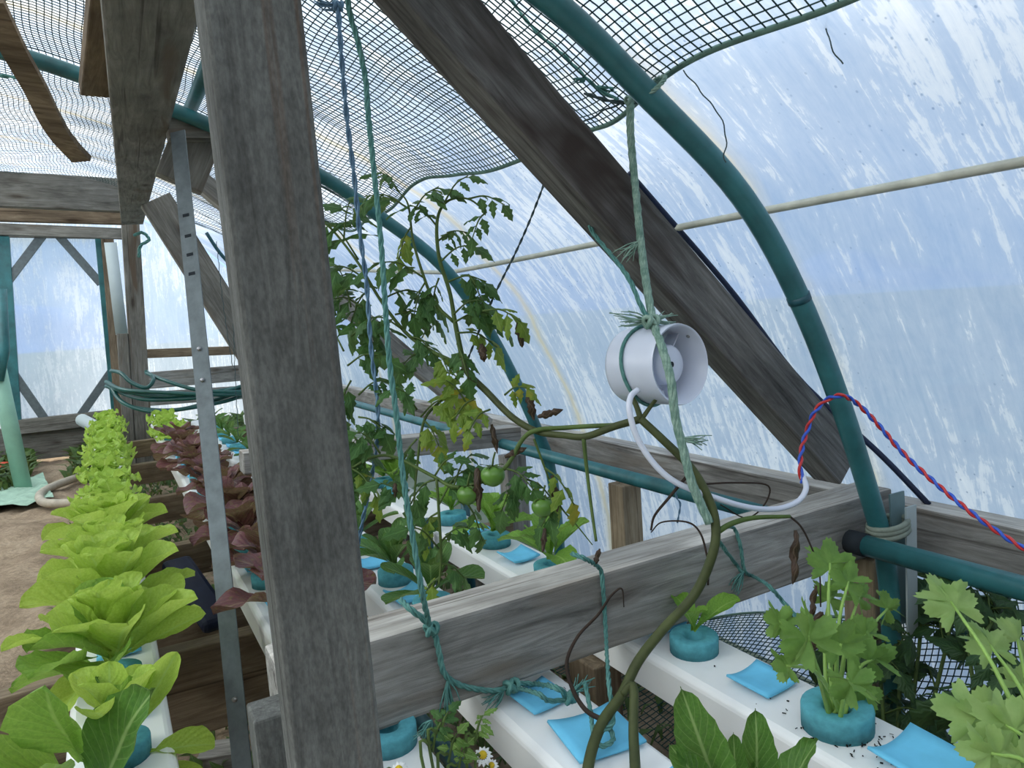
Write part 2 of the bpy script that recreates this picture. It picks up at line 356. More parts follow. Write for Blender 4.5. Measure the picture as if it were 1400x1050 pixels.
def timber(name, p0, p1, w, t, m, up=(0, 0, 1), label=None, cat='timber', parent=None, bev=.003, group=None, kind=None):
    """box of length p0-p1; w = size across (local y), t = size along up (local z); centred on the line"""
    p0, p1 = Vector(p0), Vector(p1); L = (p1 - p0).length; b = MB()
    k = 6; vs = []; 
    b.box((-L / 2, -w / 2, -t / 2), (L / 2, w / 2, t / 2))
    o = b.build(name, m, parent, False); mw = frame(p1 - p0, up); mw.translation = (p0 + p1) / 2; 
    o.matrix_world = mw
    if bev:
        q = o.modifiers.new('worn_edge', 'BEVEL'); q.width = bev; q.segments = 2
    return tag(o, label, cat if label else None, group, kind)
def hoopz(x):                                # roof profile measured on the hoop nearest the beam
    xs = [-2.45, -2.39, -2.29, -2.18, -2.0, -1.8, -1.5, -1.2, -.9, -.6, -.3, -.127, -.019, .216, .529, .709, .881, .99, 1.095, 1.193, 1.25]
    zs = [.40, .604, .827, 1.038, 1.25, 1.41, 1.56, 1.66, 1.71, 1.735, 1.715, 1.687, 1.666, 1.584, 1.435, 1.32, 1.19, 1.042, .838, .609, .43]
    return float(np.interp(x, xs, zs))
HP = smooth([(-2.47, 0, .18), (-2.45, 0, .40), (-2.29, 0, .827), (-2.0, 0, 1.25), (-1.5, 0, 1.56), (-.9, 0, 1.71), (-.3, 0, 1.715), (.2, 0, 1.59), (.53, 0, 1.435), (.72, 0, 1.325), (.88, 0, 1.19), (.995, 0, 1.042), (1.098, 0, .84), (1.193, 0, .609), (1.235, 0, .42), (1.255, 0, .18)], 96)
HPA = np.array([tuple(p) for p in HP]); _t = np.gradient(HPA, axis=0); HN = np.stack([-_t[:, 2], _t[:, 1], _t[:, 0]], 1); HN /= np.linalg.norm(HN, axis=1)[:, None]
if HN[45][2] < 0: HN = -HN
def roofpt_(x, off):
    q = np.array([np.interp(x, HPA[:, 0], HPA[:, k]) for k in (0, 2)]); nn = np.array([np.interp(x, HPA[:, 0], HN[:, k]) for k in (0, 2)])
    return q + nn * off
def onfilm(x, y, off):       # where the view ray of a measured point meets the film surface
    for D in np.arange(.3, 6, .004):
        p = px(x, y, D=D)
        if p.z > 0 and p.x > .2 and p.z >= np.interp(p.x, HPA[:, 0], HPA[:, 2]) + rise(p.y) + off * 1.3: break
        if p.x > 1.2 + off: break
    return p
def rise(y): return .08 * max(0, y - 2.0)

# ------------------------------------------------------------------ setting: ground, film, end walls
G = .20
b = MB(); nx, ny = 60, 110
P = [[(-2.45 + 3.68 * i / nx, -1.6 + 8.2 * j / ny, G + .018 * math.sin(i * .9) * math.cos(j * .55) + rng.normal(0, .006)) for j in range(ny + 1)] for i in range(nx + 1)]
b.grid(P); tag(b.build('floor', 'soil'), kind='structure')
b = MB(); b.grid([[(-60 + 120 * i / 8, -40 + 140 * j / 8, G - .06) for j in range(9)] for i in range(9)]); tag(b.build('ground_outside', 'pasture'), kind='structure')
b = MB()
for k, (yy, hh) in enumerate(((95, 9),)):
    prof = [(-140 + 280 * i / 60, yy, G + hh * (.55 + .25 * math.sin(i * .35) + .12 * math.sin(i * .9 + 1))) for i in range(61)]
    b.grid([[(p[0], yy - 25, G - .1) for p in prof], [(p[0], p[1] - 8, p[2] * .6) for p in prof], prof, [(p[0], yy + 20, G - .1) for p in prof]])
tag(b.build('hills', 'hill'), kind='structure')
ys = [-1.5 + 7.75 * j / 62 for j in range(63)]
arc = np.concatenate([[0], np.cumsum(np.linalg.norm(np.diff(HPA, axis=0), axis=1))])
cut = int(np.argmin(abs(HPA[60:, 2] - .66))) + 60
def filmgrid(i0, i1):
    P = []; U = []
    for i in range(i0, i1):
        row = []; ur = []
        for y in ys:
            w = .004 * math.sin(y * 9 + i * .7) + .004 * math.sin(y * 4.1 - i * .33)
            q = HPA[i] + HN[i] * (.036 + w); row.append((q[0], y, q[2] + rise(y))); ur.append((y, arc[i]))
        P.append(row); U.append(ur)
    return MB().grid(P, U)
tag(filmgrid(0, cut).build('ceiling', 'film'), kind='structure')
bm = filmgrid(cut - 1, 96)
tag(bm.build('wall_right', 'film'), kind='structure')
def endwall(name, y, door=None):
    m = MB(); xs = list(np.linspace(-2.44, 1.24, 47))
    if door: xs = sorted(xs + [door[0], door[1]])
    for xa, xb in zip(xs, xs[1:]):
        xm = (xa + xb) / 2; lo = door[2] if door and door[0] < xm < door[1] else .3
        def colm(x):
            z1 = hoopz(x) + rise(y) + .03
            zz = [lo + (max(z1, lo + .01) - lo) * k / 8 for k in range(9)]
            return [(x, y + .006 * math.sin(x * 23 + k * 2.), z) for k, z in enumerate(zz)], [(x, z) for z in zz]
        (A, ua), (B, ub) = colm(xa), colm(xb); m.grid([A, B], [ua, ub])
    return tag(m.build(name, 'film_end'), kind='structure')
YE = 6.2
endwall('wall_far', YE + .03, (-.56, .04, 1.74)); tag(MB().box((-2.5, -1.56, .1), (1.3, -1.5, 1.85)).build('wall_near_blocker', 'wood_brown', None, False), kind='structure')  # unseen near wall, made solid to cut light from behind the camera
hm = MB(); hm.grid([[(-3.4 - .9 * math.sin(PI * i / 10) * 0 + .25 * math.sin(j * 1.3 + i) + (-.8 * i / 10 if i > 6 else 0), -3 + 12 * j / 50, G - .1 + 2.7 * math.sin(PI * .5 * i / 10) + .12 * math.sin(j * 2.1 + i * 1.7)) for j in range(51)] for i in range(11)])
tag(hm.build('blocker', 'pasture'), 'unseen hedge outside along the path side of the greenhouse', 'blocker')  # made-up green mass out of view, holds back light from the left

# far door: pipe-and-timber frame, corner braces, film pane, sill and kick board
YD_ = 6.1
dr_ = bpy.data.objects.new('door_1', None); COL.objects.link(dr_); tag(dr_, 'film covered door with diagonal corner braces at the far end', kind='structure')
def dpart(name, a, b, w, t, m): return timber(name, px(*a, Y=YD_), px(*b, Y=YD_), w, t, m, (0, 1, 0), parent=dr_)
dpart('door_stile', (2, 320), (20, 590), .09, .05, 'pipe'); dpart('door_stile', (137, 322), (160, 568), .07, .05, 'pipe')
dpart('door_rail', (-4, 318), (150, 321), .06, .05, 'wood_dark')
for a, c in (((8, 388), (58, 322)), ((80, 322), (138, 388)), ((18, 510), (62, 574)), ((154, 505), (106, 574))): dpart('corner_brace', a, c, .055, .03, 'galv')
q = [px(5, 322, Y=YD_ + .03), px(140, 322, Y=YD_ + .03), px(158, 572, Y=YD_ + .03), px(20, 584, Y=YD_ + .03)]
P = [[q[0].lerp(q[1], j / 12).lerp(q[3].lerp(q[2], j / 12), i / 12) + Vector((0, .005 * math.sin(i * 2 + j * 1.3), 0)) for j in range(13)] for i in range(13)]
MB().grid(P, [[(p.x, p.z) for p in r_] for r_ in P]).build('pane', 'film_end', dr_)
tag(timber('trim_1', px(22, 584, Y=YD_), px(150, 570, Y=YD_), .06, .10, 'wood_dark', (0, 0, 1)), kind='structure')
tag(timber('trim_2', px(-20, 612, Y=6.16), px(175, 592, Y=6.16), .05, .24, 'wood_dark', (0, 0, 1)), kind='structure')
timber('door_jamb', px(146, 318, Y=6.05), px(168, 600, Y=6.05), .08, .06, 'wood_brown', (0, 1, 0), 'brown timber jamb beside the film covered far door', 'post')
# end wall bars right of the door
timber('end_wall_batten', px(190, 484, Y=6.0), px(345, 478, Y=6.0), .05, .065, 'wood_brown', (0, 0, 1), 'thin reddish brown batten across the far film wall', 'batten')
timber('end_wall_plank', px(195, 521, Y=5.98), px(350, 508, Y=5.98), .05, .12, 'wood', (0, 0, 1), 'wide grey plank across the far film wall', 'plank')
timber('end_wall_plank', px(195, 546, Y=5.98), px(350, 535, Y=5.98), .05, .10, 'wood', (0, 0, 1), 'lower grey plank behind the coiled green hose', 'plank')
# overhead ties near the far end
timber('overhead_tie_beam', px(-60, 256, Y=4.2), px(170, 268, Y=4.2), .06, .16, 'wood_dark', (0, 0, 1), 'thick dark tie beam meeting the overhead plank', 'beam')
timber('overhead_batten', px(-60, 290, Y=4.55), px(170, 297, Y=4.55), .05, .08, 'wood_brown', (0, 0, 1), 'brown overhead batten just below the thick tie beam', 'batten')
timber('door_header', px(-60, 311, Y=5.9), px(172, 320, Y=5.9), .05, .075, 'wood_dark', (0, 0, 1), 'dark header rail above the far film door', 'beam')
# pale sheet strip beside the far post
q = MB().box((0, 0, 0), (.075, .012, .62)); o = q.build('pale_sheet', 'panel'); o.location = px(158, 458, Y=5.7); tag(o, 'narrow pale plastic sheet standing beside the far post', 'sheet')

# ------------------------------------------------------------------ timber frame
# near post (stands in front of the cross beam) and beam
timber('support_post', (.139, .600, .14), (.1235, .606, 1.398), .044, .072, 'wood_post', (1, 0, 0), 'broad rough sawn grey post with rust streaks carrying the overhead plank', 'post', bev=.004)
timber('post_stub', px(392, 958, Y=.76) - Vector((.012, 0, 0)), (.115, .76, .16), .045, .05, 'wood_post', (1, 0, 0), 'short grey timber stub fixed beside the broad post foot', 'post')
bleach_lit_top(timber('cross_beam', (.12, .808, .641), (1.142, .808, .648), .07, .106, 'wood', (0, 0, 1), 'weathered grey cross beam tied with twine above the gullies', 'beam', bev=.004))
def rafter(lo0, lo1, hi0, hi1, Y, depth, m, label):
    """front face lower edge lo0-lo1 and upper edge hi0-hi1 measured on the plane Y"""
    a, c, e, g = (px(*p, Y=Y) for p in (lo0, lo1, hi0, hi1)); u = (c - a).normalized(); nrm = Vector((-u.z, 0, u.x))
    w = ((e - a).dot(nrm) + (g - a).dot(nrm)) / 2
    mid = nrm * (w / 2) + Vector((0, depth / 2, 0))
    t0 = -.12 if Y < 1 else -.06; return timber('rafter', a + mid + u * t0, c + mid, depth, w, m, nrm, label, 'rafter', bev=.004)
rafter((552, 0), (1150, 664), (657, 0), (1205, 642), .797, .055, 'wood_rafter', 'thick weathered rafter with dark stains footed on the near cross beam')
rafter((266, 252), (664, 590), (277, 229), (690, 588), 1.97, .06, 'wood', 'grey rafter behind the tomato leaves footed on the second cross beam')
rafter((205, 300), (330, 497), (262, 310), (325, 413), 3.2, .05, 'wood_dark', 'steep dark brace descending from the overhead plank end')
bleach_lit_top(timber('second_cross_beam', px(330, 632, Y=1.95), px(705, 594, Y=1.95), .07, .055, 'wood', (0, 0, 1), 'thin grey cross beam behind the tomato plant', 'beam'))
bleach_lit_top(timber('side_rail', (1.175, -1.5, .632), (1.175, 6.1, .632), .055, .085, 'wood', (0, 0, 1), 'long weathered side rail under the film edge', 'rail', bev=.004))
for (xx, yy, ww, m, lb) in ((1.125, 1.50, .06, 'wood_tan', 'tan stake under the side rail between the two cross beams'), (1.10, 2.05, .07, 'wood', 'grey stake under the foot of the farther rafter'), (1.12, .80, .07, 'wood_tan', 'tan stake under the outer end of the near cross beam')):
    timber('side_stake', (xx, yy, .12), (xx, yy, .585), ww, .06, m, (0, 1, 0), lb, 'stake')
# overhead plank, hanging boards, lath
a = px(209, 0, Z=1.43); c = px(181, 307, Y=4.55)
a = a + (a - c).normalized() * .48
timber('overhead_plank', a + Vector((0, 0, .01)), c + Vector((0, 0, .01)), .107, .02, 'wood_dark', (0, 0, 1), 'wide dark overhead plank running along the roof to the far post', 'plank', bev=.004)
a = px(136, 122, Y=1.62); u = Vector((0, -1, -.02))
timber('hanging_board', a, a + Vector((.035, -.75, .0)), .066, .03, 'wood_brown', (0, 0, 1), 'short brown board beside the wide overhead plank', 'board')
E2 = None
pts = [px(-14, 0, Y=1.42), px(20, 70, Y=1.50), px(48, 120, Y=1.58), px(70, 165, Y=1.64), px(88, 192, Y=1.68), px(112, 218, Y=1.72)]
P = smooth(pts, 26); m_ = MB()
rows = []
for i, p in enumerate(P):
    t = (P[min(i + 1, 25)] - P[max(i - 1, 0)]).normalized(); sd_ = t.cross(Vector((0, 0, 1))).normalized(); up_ = sd_.cross(t)
    rows.append([p + sd_ * .019 + up_ * .006, p + sd_ * .019 - up_ * .006, p - sd_ * .019 - up_ * .006, p - sd_ * .019 + up_ * .006, p + sd_ * .019 + up_ * .006])
m_.grid(rows); b0 = len(m_.v) - 5; m_.f += [(0, 1, 2, 3), (b0 + 3, b0 + 2, b0 + 1, b0)]
tag(m_.build('bowed_lath', 'wood_brown', None, False), 'bowed thin lath tied to the arched pipe overhead', 'lath')
# blocks where plank meets the roof frame
timber('roof_block', px(228, 178, Y=1.78), px(292, 178, Y=1.78), .06, .045, 'wood_dark', (0, 0, 1), 'dark short block under the ridge pipe behind the metal strut', 'block')
timber('roof_block', px(268, 190, Y=1.82), px(244, 252, Y=1.82), .05, .10, 'wood_dark', (1, 0, 0), 'brown gusset block between the overhead plank and farther rafter', 'block')
# far post, doubled timber
timber('far_post', px(178, 306, Y=4.7), px(200, 668, Y=4.7), .09, .09, 'wood_dark', (1, 0, 0), 'brown far post under the end of the overhead plank', 'post')
timber('post_packer', px(167, 456, Y=4.68), px(180, 662, Y=4.68), .07, .055, 'wood_dark', (1, 0, 0), 'shorter dark timber strapped against the far post', 'post')
# galvanised strut with punched slots
p0, p1 = px(243, 180, Y=1.62), px(334, 1075, Y=1.12); u = (p1 - p0).normalized(); L = (p1 - p0).length
st = thing('steel_strut', 'galvanised steel angle strut leaning between overhead plank and ground', 'strut', p0)
fr = frame(u, -FWD); st.matrix_world = Matrix.Translation(p0) @ fr
m_ = MB().box((0, -.0145, -.0015), (L, .0145, .0015)); m_.build('web', 'galv', st, False)
m_ = MB().box((0, -.0145, -.016), (L, -.0120, .0)); m_.build('flange', 'galv', st, False)
for s_ in (.19, .235, .275, .315):
    m_ = MB().box((s_, -.006, .0012), (s_ + .006, .006, .0022)); m_.build('slot', 'hole', st, False)
for s_ in (.47, .53, .92, 1.06):
    m_ = MB().lathe([(.0015, .0045), (.004, .0042), (.0055, .002), (.0056, 0)], 10); o = m_.build('bolt', 'screw', st); o.location = (s_, 0, 0)

# ------------------------------------------------------------------ pipes
H1 = [(-2.25, .60), (-2.15, .865), (-2.06, 1.042), (-1.95, 1.18), (-1.7, 1.39), (-1.38, 1.515), (-1.0, 1.61), (-.6, 1.645), (-.3, 1.633), (-.11, 1.604), (-.017, 1.582), (.188, 1.512), (.46, 1.398), (.617, 1.292), (.762, 1.178), (.864, 1.042), (.954, .868), (1.036, .665), (1.052, .60)]
def hoop(Y, lab, dz=0, m='pipe', foot=.0):
    pts = [(x, Y, z + dz) for x, z in H1]; pts += [(1.062, Y, .50 + dz - foot), (1.07, Y, .22)]; pts = [(-2.26, Y, .22)] + pts
    return tag(MB().tube(smooth(pts, 110), .0155, 14).build('hoop_pipe', m), lab, 'pipe')
h1 = hoop(.725, 'arched teal hoop pipe strapped at the end of the near cross beam')
MB().tube([Vector((.868, .725, 1.035)) + Vector((.012, 0, -.026)) * k for k in (-.18, .18)], .0166, 14).build('joint_sleeve', 'pipe_dark', h1)
hoop(1.74, 'arched teal hoop pipe passing behind the tomato leaves')
tag(MB().tube(smooth([px(282, 318, Y=3.6), px(300, 345, Y=3.6), px(325, 375, Y=3.6), px(345, 420, Y=3.6)], 16), .008, 8).build('brace_rope', 'pipe_dark'), 'dark blue rope curving beyond the steep dark brace', 'rope')
hoop(-.6, 'arched teal hoop pipe behind the near end of the gullies')
tag(MB().tube([(x, y, .652) for x, y in ((1.0, .865), (1.0, 2.5), (1.01, 4), (1.02, 6.0))], .0155, 12).build('side_pipe', 'pipe'), 'blue green pipe along the side rail beyond the near cross beam', 'pipe')
sp_ = MB().tube([(1.0, -1.2, .645), (1.0, .2, .645), (1.0, .742, .645)], .0165, 12).build('side_pipe', 'pipe'); tag(sp_, 'blue green pipe along the side rail in front of the celery', 'pipe')
MB().tube([(1.0, .722, .645), (1.0, .752, .645)], .0185, 12).build('socket', 'hole', sp_)
q = px(268, 135, Z=1.535); tag(MB().tube([(q.x, .4, 1.532), (q.x, 1.74, 1.54), (q.x, 2.6, 1.56)], .0145, 12).build('ridge_pipe', 'pipe'), 'teal pipe lying along the roof crossing the hoops', 'pipe')
tag(MB().tube([(.335, -.5, .475), (.335, .8, .475), (.335, 2.6, .475)], .012, 10).build('feed_pipe', 'pipe_dark'), 'dark teal feed pipe under the middle gully', 'pipe')
for (xa, xb, lb) in ((.62, .62, 'dark teal upright pipe under the outer gully'), (.47, .47, 'dark teal upright pipe between the inner gullies')):
    yy = 1.62 if xa > .5 else 1.5
    tag(MB().tube([(xa + .11, yy, .2), (xb + .11, yy, .60)], .011, 10).build('upright_pipe', 'pipe_dark'), lb, 'pipe')
# cream purlin tube on the film
P = []
for y in np.linspace(-1.4, 6.0, 90): q = roofpt_(.905, .008); P.append((q[0], y, q[1] + rise(y) + .003 * math.sin(y * 2.3)))
tag(MB().tube(P, .0062, 8).build('purlin_tube', 'purlin'), 'cream tube running along the inside of the film', 'tube')
tag(MB().tube(smooth([onfilm(x, y, .012) for x, y in ((860, 236), (900, 282), (1000, 398), (1092, 518), (1200, 618), (1270, 690))], 30), .005, 8).build('tie_down_rope', 'tarp'), 'dark rope lying against the film behind the thick rafter', 'rope')
# pale green drain pipe by the door, with ragged cloth and beige hose on the ground
tag(MB().tube([px(-14, 455, Y=4.9), px(33, 672, Y=4.98)], .043, 16).build('drain_pipe', 'pipe_green'), 'pale green pipe leaning on the ground near the door', 'pipe')
tag(MB().tube([px(2, 395, Y=4.86), px(6, 480, Y=4.87), px(-2, 520, Y=4.88)], .026, 12).build('pipe_elbow', 'pipe'), 'teal pipe bend beside the leaning pale green pipe', 'pipe')
hs = smooth([px(150, 632, Z=G + .05), px(118, 648, Z=G + .04), px(75, 664, Z=G + .035), px(55, 676, Z=G + .035), px(60, 687, Z=G + .035), px(90, 688, Z=G + .035), px(130, 684, Z=G + .035), px(170, 682, Z=G + .035)], 50)
tag(MB().tube(hs, .022, 10).build('beige_hose', 'beige'), 'beige hose looping over the dirt path', 'hose')
tag(MB().tube([px(112, 574, Y=5.0), px(150, 594, Y=4.6)], .036, 12).build('waste_pipe', 'panel'), 'grey green pipe stub at the far end of the lettuce gully', 'pipe')
cl = MB(); c0 = [px(-70, 690, Z=G), px(60, 655, Z=G), px(115, 664, Z=G), px(75, 690, Z=G), px(30, 702, Z=G), px(-60, 712, Z=G)]
P = [[(c0[0].lerp(c0[1], j / 14)).lerp(c0[5].lerp(c0[3], j / 14), i / 8) + Vector((0, 0, .035 + .012 * math.sin(i * 1.7 + j) + rng.normal(0, .004))) for j in range(15)] for i in range(9)]
tag(cl.grid(P).build('ragged_cloth', 'cloth'), 'crumpled pale green cloth on the dirt path', 'cloth')
o = MB().lathe([(0, .0), (.002, .03), (.02, .042), (.05, .045), (.075, .03), (.08, 0)], 16).build('plastic_cup', 'orange'); o.location = px(5, 640, Y=5.6) - Vector((0, 0, .04)); tag(o, 'orange red plastic cup in the grass by the door', 'cup')

# ------------------------------------------------------------------ nets
HX = HPA[:, 0]
def roofpt(x, off): 
    q = np.array([np.interp(x, HX, HPA[:, k]) for k in (0, 2)]); nn = np.array([np.interp(x, HX, HN[:, k]) for k in (0, 2)])
    return q + nn * off
def netsheet(fn, us, vs, r, name, m, su, sv):
    """strands as 3-sided prisms; fn(u, v) -> point; su / sv = steps along each strand"""
    mb = MB(); V = []; Fc = []
    def strand(P):
        P = np.asarray(P); k = len(P); T = np.gradient(P, axis=0); T /= np.linalg.norm(T, axis=1)[:, None]
        a = np.cross(T, (0.31, .52, .8)); a /= np.linalg.norm(a, axis=1)[:, None]; c = np.cross(T, a); base = sum(len(x) for x in V)
        for j in range(3): V.append(P + r * (math.cos(j * 2.0944) * a + math.sin(j * 2.0944) * c))
        i = np.arange(k - 1)
        for j in range(3):
            A, B = base + j * k, base + ((j + 1) % 3) * k; Fc.append(np.stack([A + i, A + i + 1, B + i + 1, B + i], 1))
    for u in us: strand([fn(u, v) for v in sv])
    for v in vs: strand([fn(u, v) for u in su])
    V = np.concatenate(V); Fc = np.concatenate(Fc)
    me = bpy.data.meshes.new(name); me.vertices.add(len(V)); me.vertices.foreach_set('co', V.astype(np.float32).ravel())
    me.loops.add(Fc.size); me.loops.foreach_set('vertex_index', Fc.astype(np.int32).ravel())
    me.polygons.add(len(Fc)); me.polygons.foreach_set('loop_start', np.arange(0, Fc.size, 4, dtype=np.int32)); me.polygons.foreach_set('loop_total', np.full(len(Fc), 4, np.int32))
    me.update(calc_edges=True); return link(name, me, m)
def roofnet(x, y):
    edge = max(0, (x - .1) / .6)
    sag = .018 * math.sin(y * 5.5 + x * 2) + .012 * math.sin(y * 11.3 - x * 7) + .010 * math.sin(x * 13 + y * 3)
    sag *= .08 + .92 * min(1, edge * 1.6)
    ex = x + edge ** 3 * (.018 * math.sin(y * 6.2 + 1.1) + .01 * math.sin(y * 15))
    q = roofpt(ex, -.004 - abs(sag) * .9 - .012 * edge - .05 * min(1, max(0, (y - 2.0) / .7)) * min(1, max(0, -x / .25))); return (q[0] + .004 * math.sin(y * 17 + x * 9), y + .006 * math.sin(x * 14 + y * 3) + .003 * math.sin(x * 41), q[1] + rise(y))
YA, YB = .25, 4.25; XA, XB = -1.15, .69
nt = netsheet(roofnet, np.arange(XA, XB + .001, .0122), np.concatenate([np.arange(YA, 1.9, .0135), np.arange(1.9, 2.7, .021), np.arange(2.7, 3.4, .032), np.arange(3.4, YB, .05)]), .00105, 'shade_net', 'net', np.linspace(XA, XB, 46), np.linspace(YA, YB, 190))
# netsheet draws fn(u,v) with u=x
tag(nt, 'green shade net slung under the roof film', 'net', kind='stuff')
P = smooth([roofnet(XB, y) for y in np.linspace(YA, YB, 120)], 240)
rows = [[p + Vector((0, 0, -.004)), p + Vector((-.010, 0, .004))] for p in P]
MB().tube(P, .0038, 6).build('hem', 'hem', nt)
def sidenet(s, y):      # s = 0 top .. 1 bottom, sagging away from the wall
    top = np.interp(y, [.1, .5, 1.0, 1.2, 1.6], [.62, .60, .40, .33, .27]); z = top + (.21 - top) * s
    x = 1.13 - .30 * s ** 2 + .02 * math.sin(y * 9 + s * 4); return (x, y + .01 * math.sin(s * 6 + y * 5), z + .012 * math.sin(y * 13 + s * 3))
sn = netsheet(sidenet, np.linspace(0, 1, 34), np.arange(.1, 1.9, .0115), .0011, 'side_net', 'net', np.linspace(0, 1, 16), np.linspace(.1, 1.9, 90))
tag(sn, 'green windbreak net hanging behind the celery', 'net', kind='stuff')
MB().tube(smooth([sidenet(0, y) for y in np.linspace(.1, 1.9, 50)], 100), .0028, 6).build('hem', 'hem', sn)

# ------------------------------------------------------------------ gullies, supports
def gully(xc, y0, y1, label, w=.114, h=.052, top=.57):
    pr = [(-w / 2, -h), (-w / 2, -.008), (-w / 2 + .003, -.003), (-w / 2 + .009, 0), (w / 2 - .009, 0), (w / 2 - .003, -.003), (w / 2, -.008), (w / 2, -h), (-w / 2, -h)]
    n = max(3, int((y1 - y0) / .25)); rows = [[(xc + a, y0 + (y1 - y0) * i / n, top + c) for a, c in pr] for i in range(n + 1)]
    m = MB().grid(rows); k = len(pr); m.f += [tuple(range(k - 1)), tuple(n * k + j for j in range(k - 1))[::-1]]
    o = m.build('growing_gully', 'white', None, False)
    q = o.modifiers.new('edge', 'BEVEL'); q.width = .002; q.limit_method = 'ANGLE'
    return tag(o, label, 'gully')
CX = [-.035, .222, .418, .655]
gully(CX[0], .2, 4.55, 'white gully of bright green lettuce beside the dirt path')
gully(CX[1], .1, 4.35, 'white gully of red lettuce', .098)
gully(CX[2], .05, 4.25, 'white gully of small spinach plants between red lettuce and celery gullies')
gully(CX[3], .05, 2.07, 'white gully holding the celery and pale seedlings')
gully(CX[3] + .03, 2.32, 4.25, 'farther white gully with teal foam rings beyond the second cross beam')
for y, z0, x0, x1, m, lb, th in ((1.345, .44, -.55, .34, 'wood_brown', 'broad brown support board under the nearest big lettuces', .155), (2.02, .475, -.085, .80, 'wood_brown', 'brown support board crossing under the gullies behind the dark tarp', .085),
                   (2.66, .475, -.085, .80, 'wood_brown', 'brown support board crossing under the gullies at the middle of the row', .085), (3.4, .475, -.085, .80, 'wood_brown', 'brown support board crossing under the red lettuces near the far post', .085), (4.15, .475, -.085, .80, 'wood_brown', 'farthest brown support board under the gully ends', .085), (.28, .47, -.2, .85, 'wood_brown', 'brown support board under the near gully ends', .09), (1.62, .475, .36, .85, 'wood_brown', 'reddish brown support board under the pale seedlings', .085)):
    sbd = timber('support_board', (x0, y, .517 - th / 2), (x1, y, .517 - th / 2), .04, th, m, (0, 0, 1), lb, 'board')
    for xx in ((x0 + .06, x1 - .06) if th < .1 else (x0 + .18, x1 - .04)):
        lg = timber('leg', (xx, y + .042, .12), (xx, y + .042, .50), .045, .045, 'wood_dark', (0, 1, 0)); lg.parent = sbd; lg.matrix_parent_inverse = sbd.matrix_world.inverted()
timber('low_board', (-.2, 1.86, .34), (.55, 1.9, .34), .04, .10, 'wood_brown', (0, 0, 1), 'low brown board standing on the weedy ground below the gullies', 'board')
timber('short_stake', (.60, .90, .12), (.60, .90, .515), .07, .05, 'wood_brown', (1, 0, 0), 'brown stake under the celery gully behind the near cross beam', 'stake')
timber('fallen_plank', px(-60, 1012, Z=G + .04), px(82, 1000, Z=G + .04), .20, .05, 'wood', (0, 0, 1), 'split weathered plank lying on the ground beside the near lettuce', 'plank')
timber('ground_plank', px(275, 1035, Z=G + .02), px(325, 1028, Z=G + .02), .06, .03, 'wood', (0, 0, 1), 'small grey offcut lying in the weeds', 'plank')
timber('terracotta_plank', (.74, .45, .225), (.76, .95, .225), .10, .04, 'wood_tan', (0, 0, 1), 'tan plank on the ground behind the celery gully', 'plank')
timber('dark_tarp_roll', px(240, 768, Y=1.97), px(300, 856, Y=1.70), .07, .03, 'tarp', (0, 0, 1), 'dark blue tarp roll slanting down under the gullies', 'tarp', bev=.012)

# ------------------------------------------------------------------ foam rings, pads
ring_me = MB().lathe([(.002, .0325), (.0, .0325), (.020, .0326), (.0225, .0322), (.0235, .031), (.0232, .016), (.020, .0125), (.008, .012), (.008, 0)], 26).mesh('foam_ring'); ring_me.materials.append(M['foam'])
def ring(x, y, label, group=None, s=1.0, z=.57):
    o = link('foam_ring', ring_me, None); o.location = (x, y, z); o.rotation_euler = (random.uniform(-.05, .05), random.uniform(-.05, .05), random.uniform(0, 6)); o.scale = (s, s, s)
    return tag(o, label, 'foam ring', group)
def padmesh(k):
    m = MB(); n = 7; top = []; bend = (.004, .007, -.002)[k]
    f = lambda i, j: (-.03 + .06 * i / n, -.03 + .06 * j / n, .0032 + abs(bend) * ((i / n - .5) * 2) ** 2 * (.4 + j / n))
    m.grid([[f(i, j) for j in range(n + 1)] for i in range(n + 1)]); me = m.mesh('foam_pad'); me.materials.append(M['pad']); return me
pads = [padmesh(k) for k in range(3)]
def pad(x, y, rot, label, group=None, s=1.0, z=.5705):
    o = link('foam_pad', random.choice(pads), None); o.location = (x, y, z); o.rotation_euler = (0, 0, rot); o.scale = (s, s, 1)
    q = o.modifiers.new('thick', 'SOLIDIFY'); q.thickness = .003; return tag(o, label, 'foam pad', group)

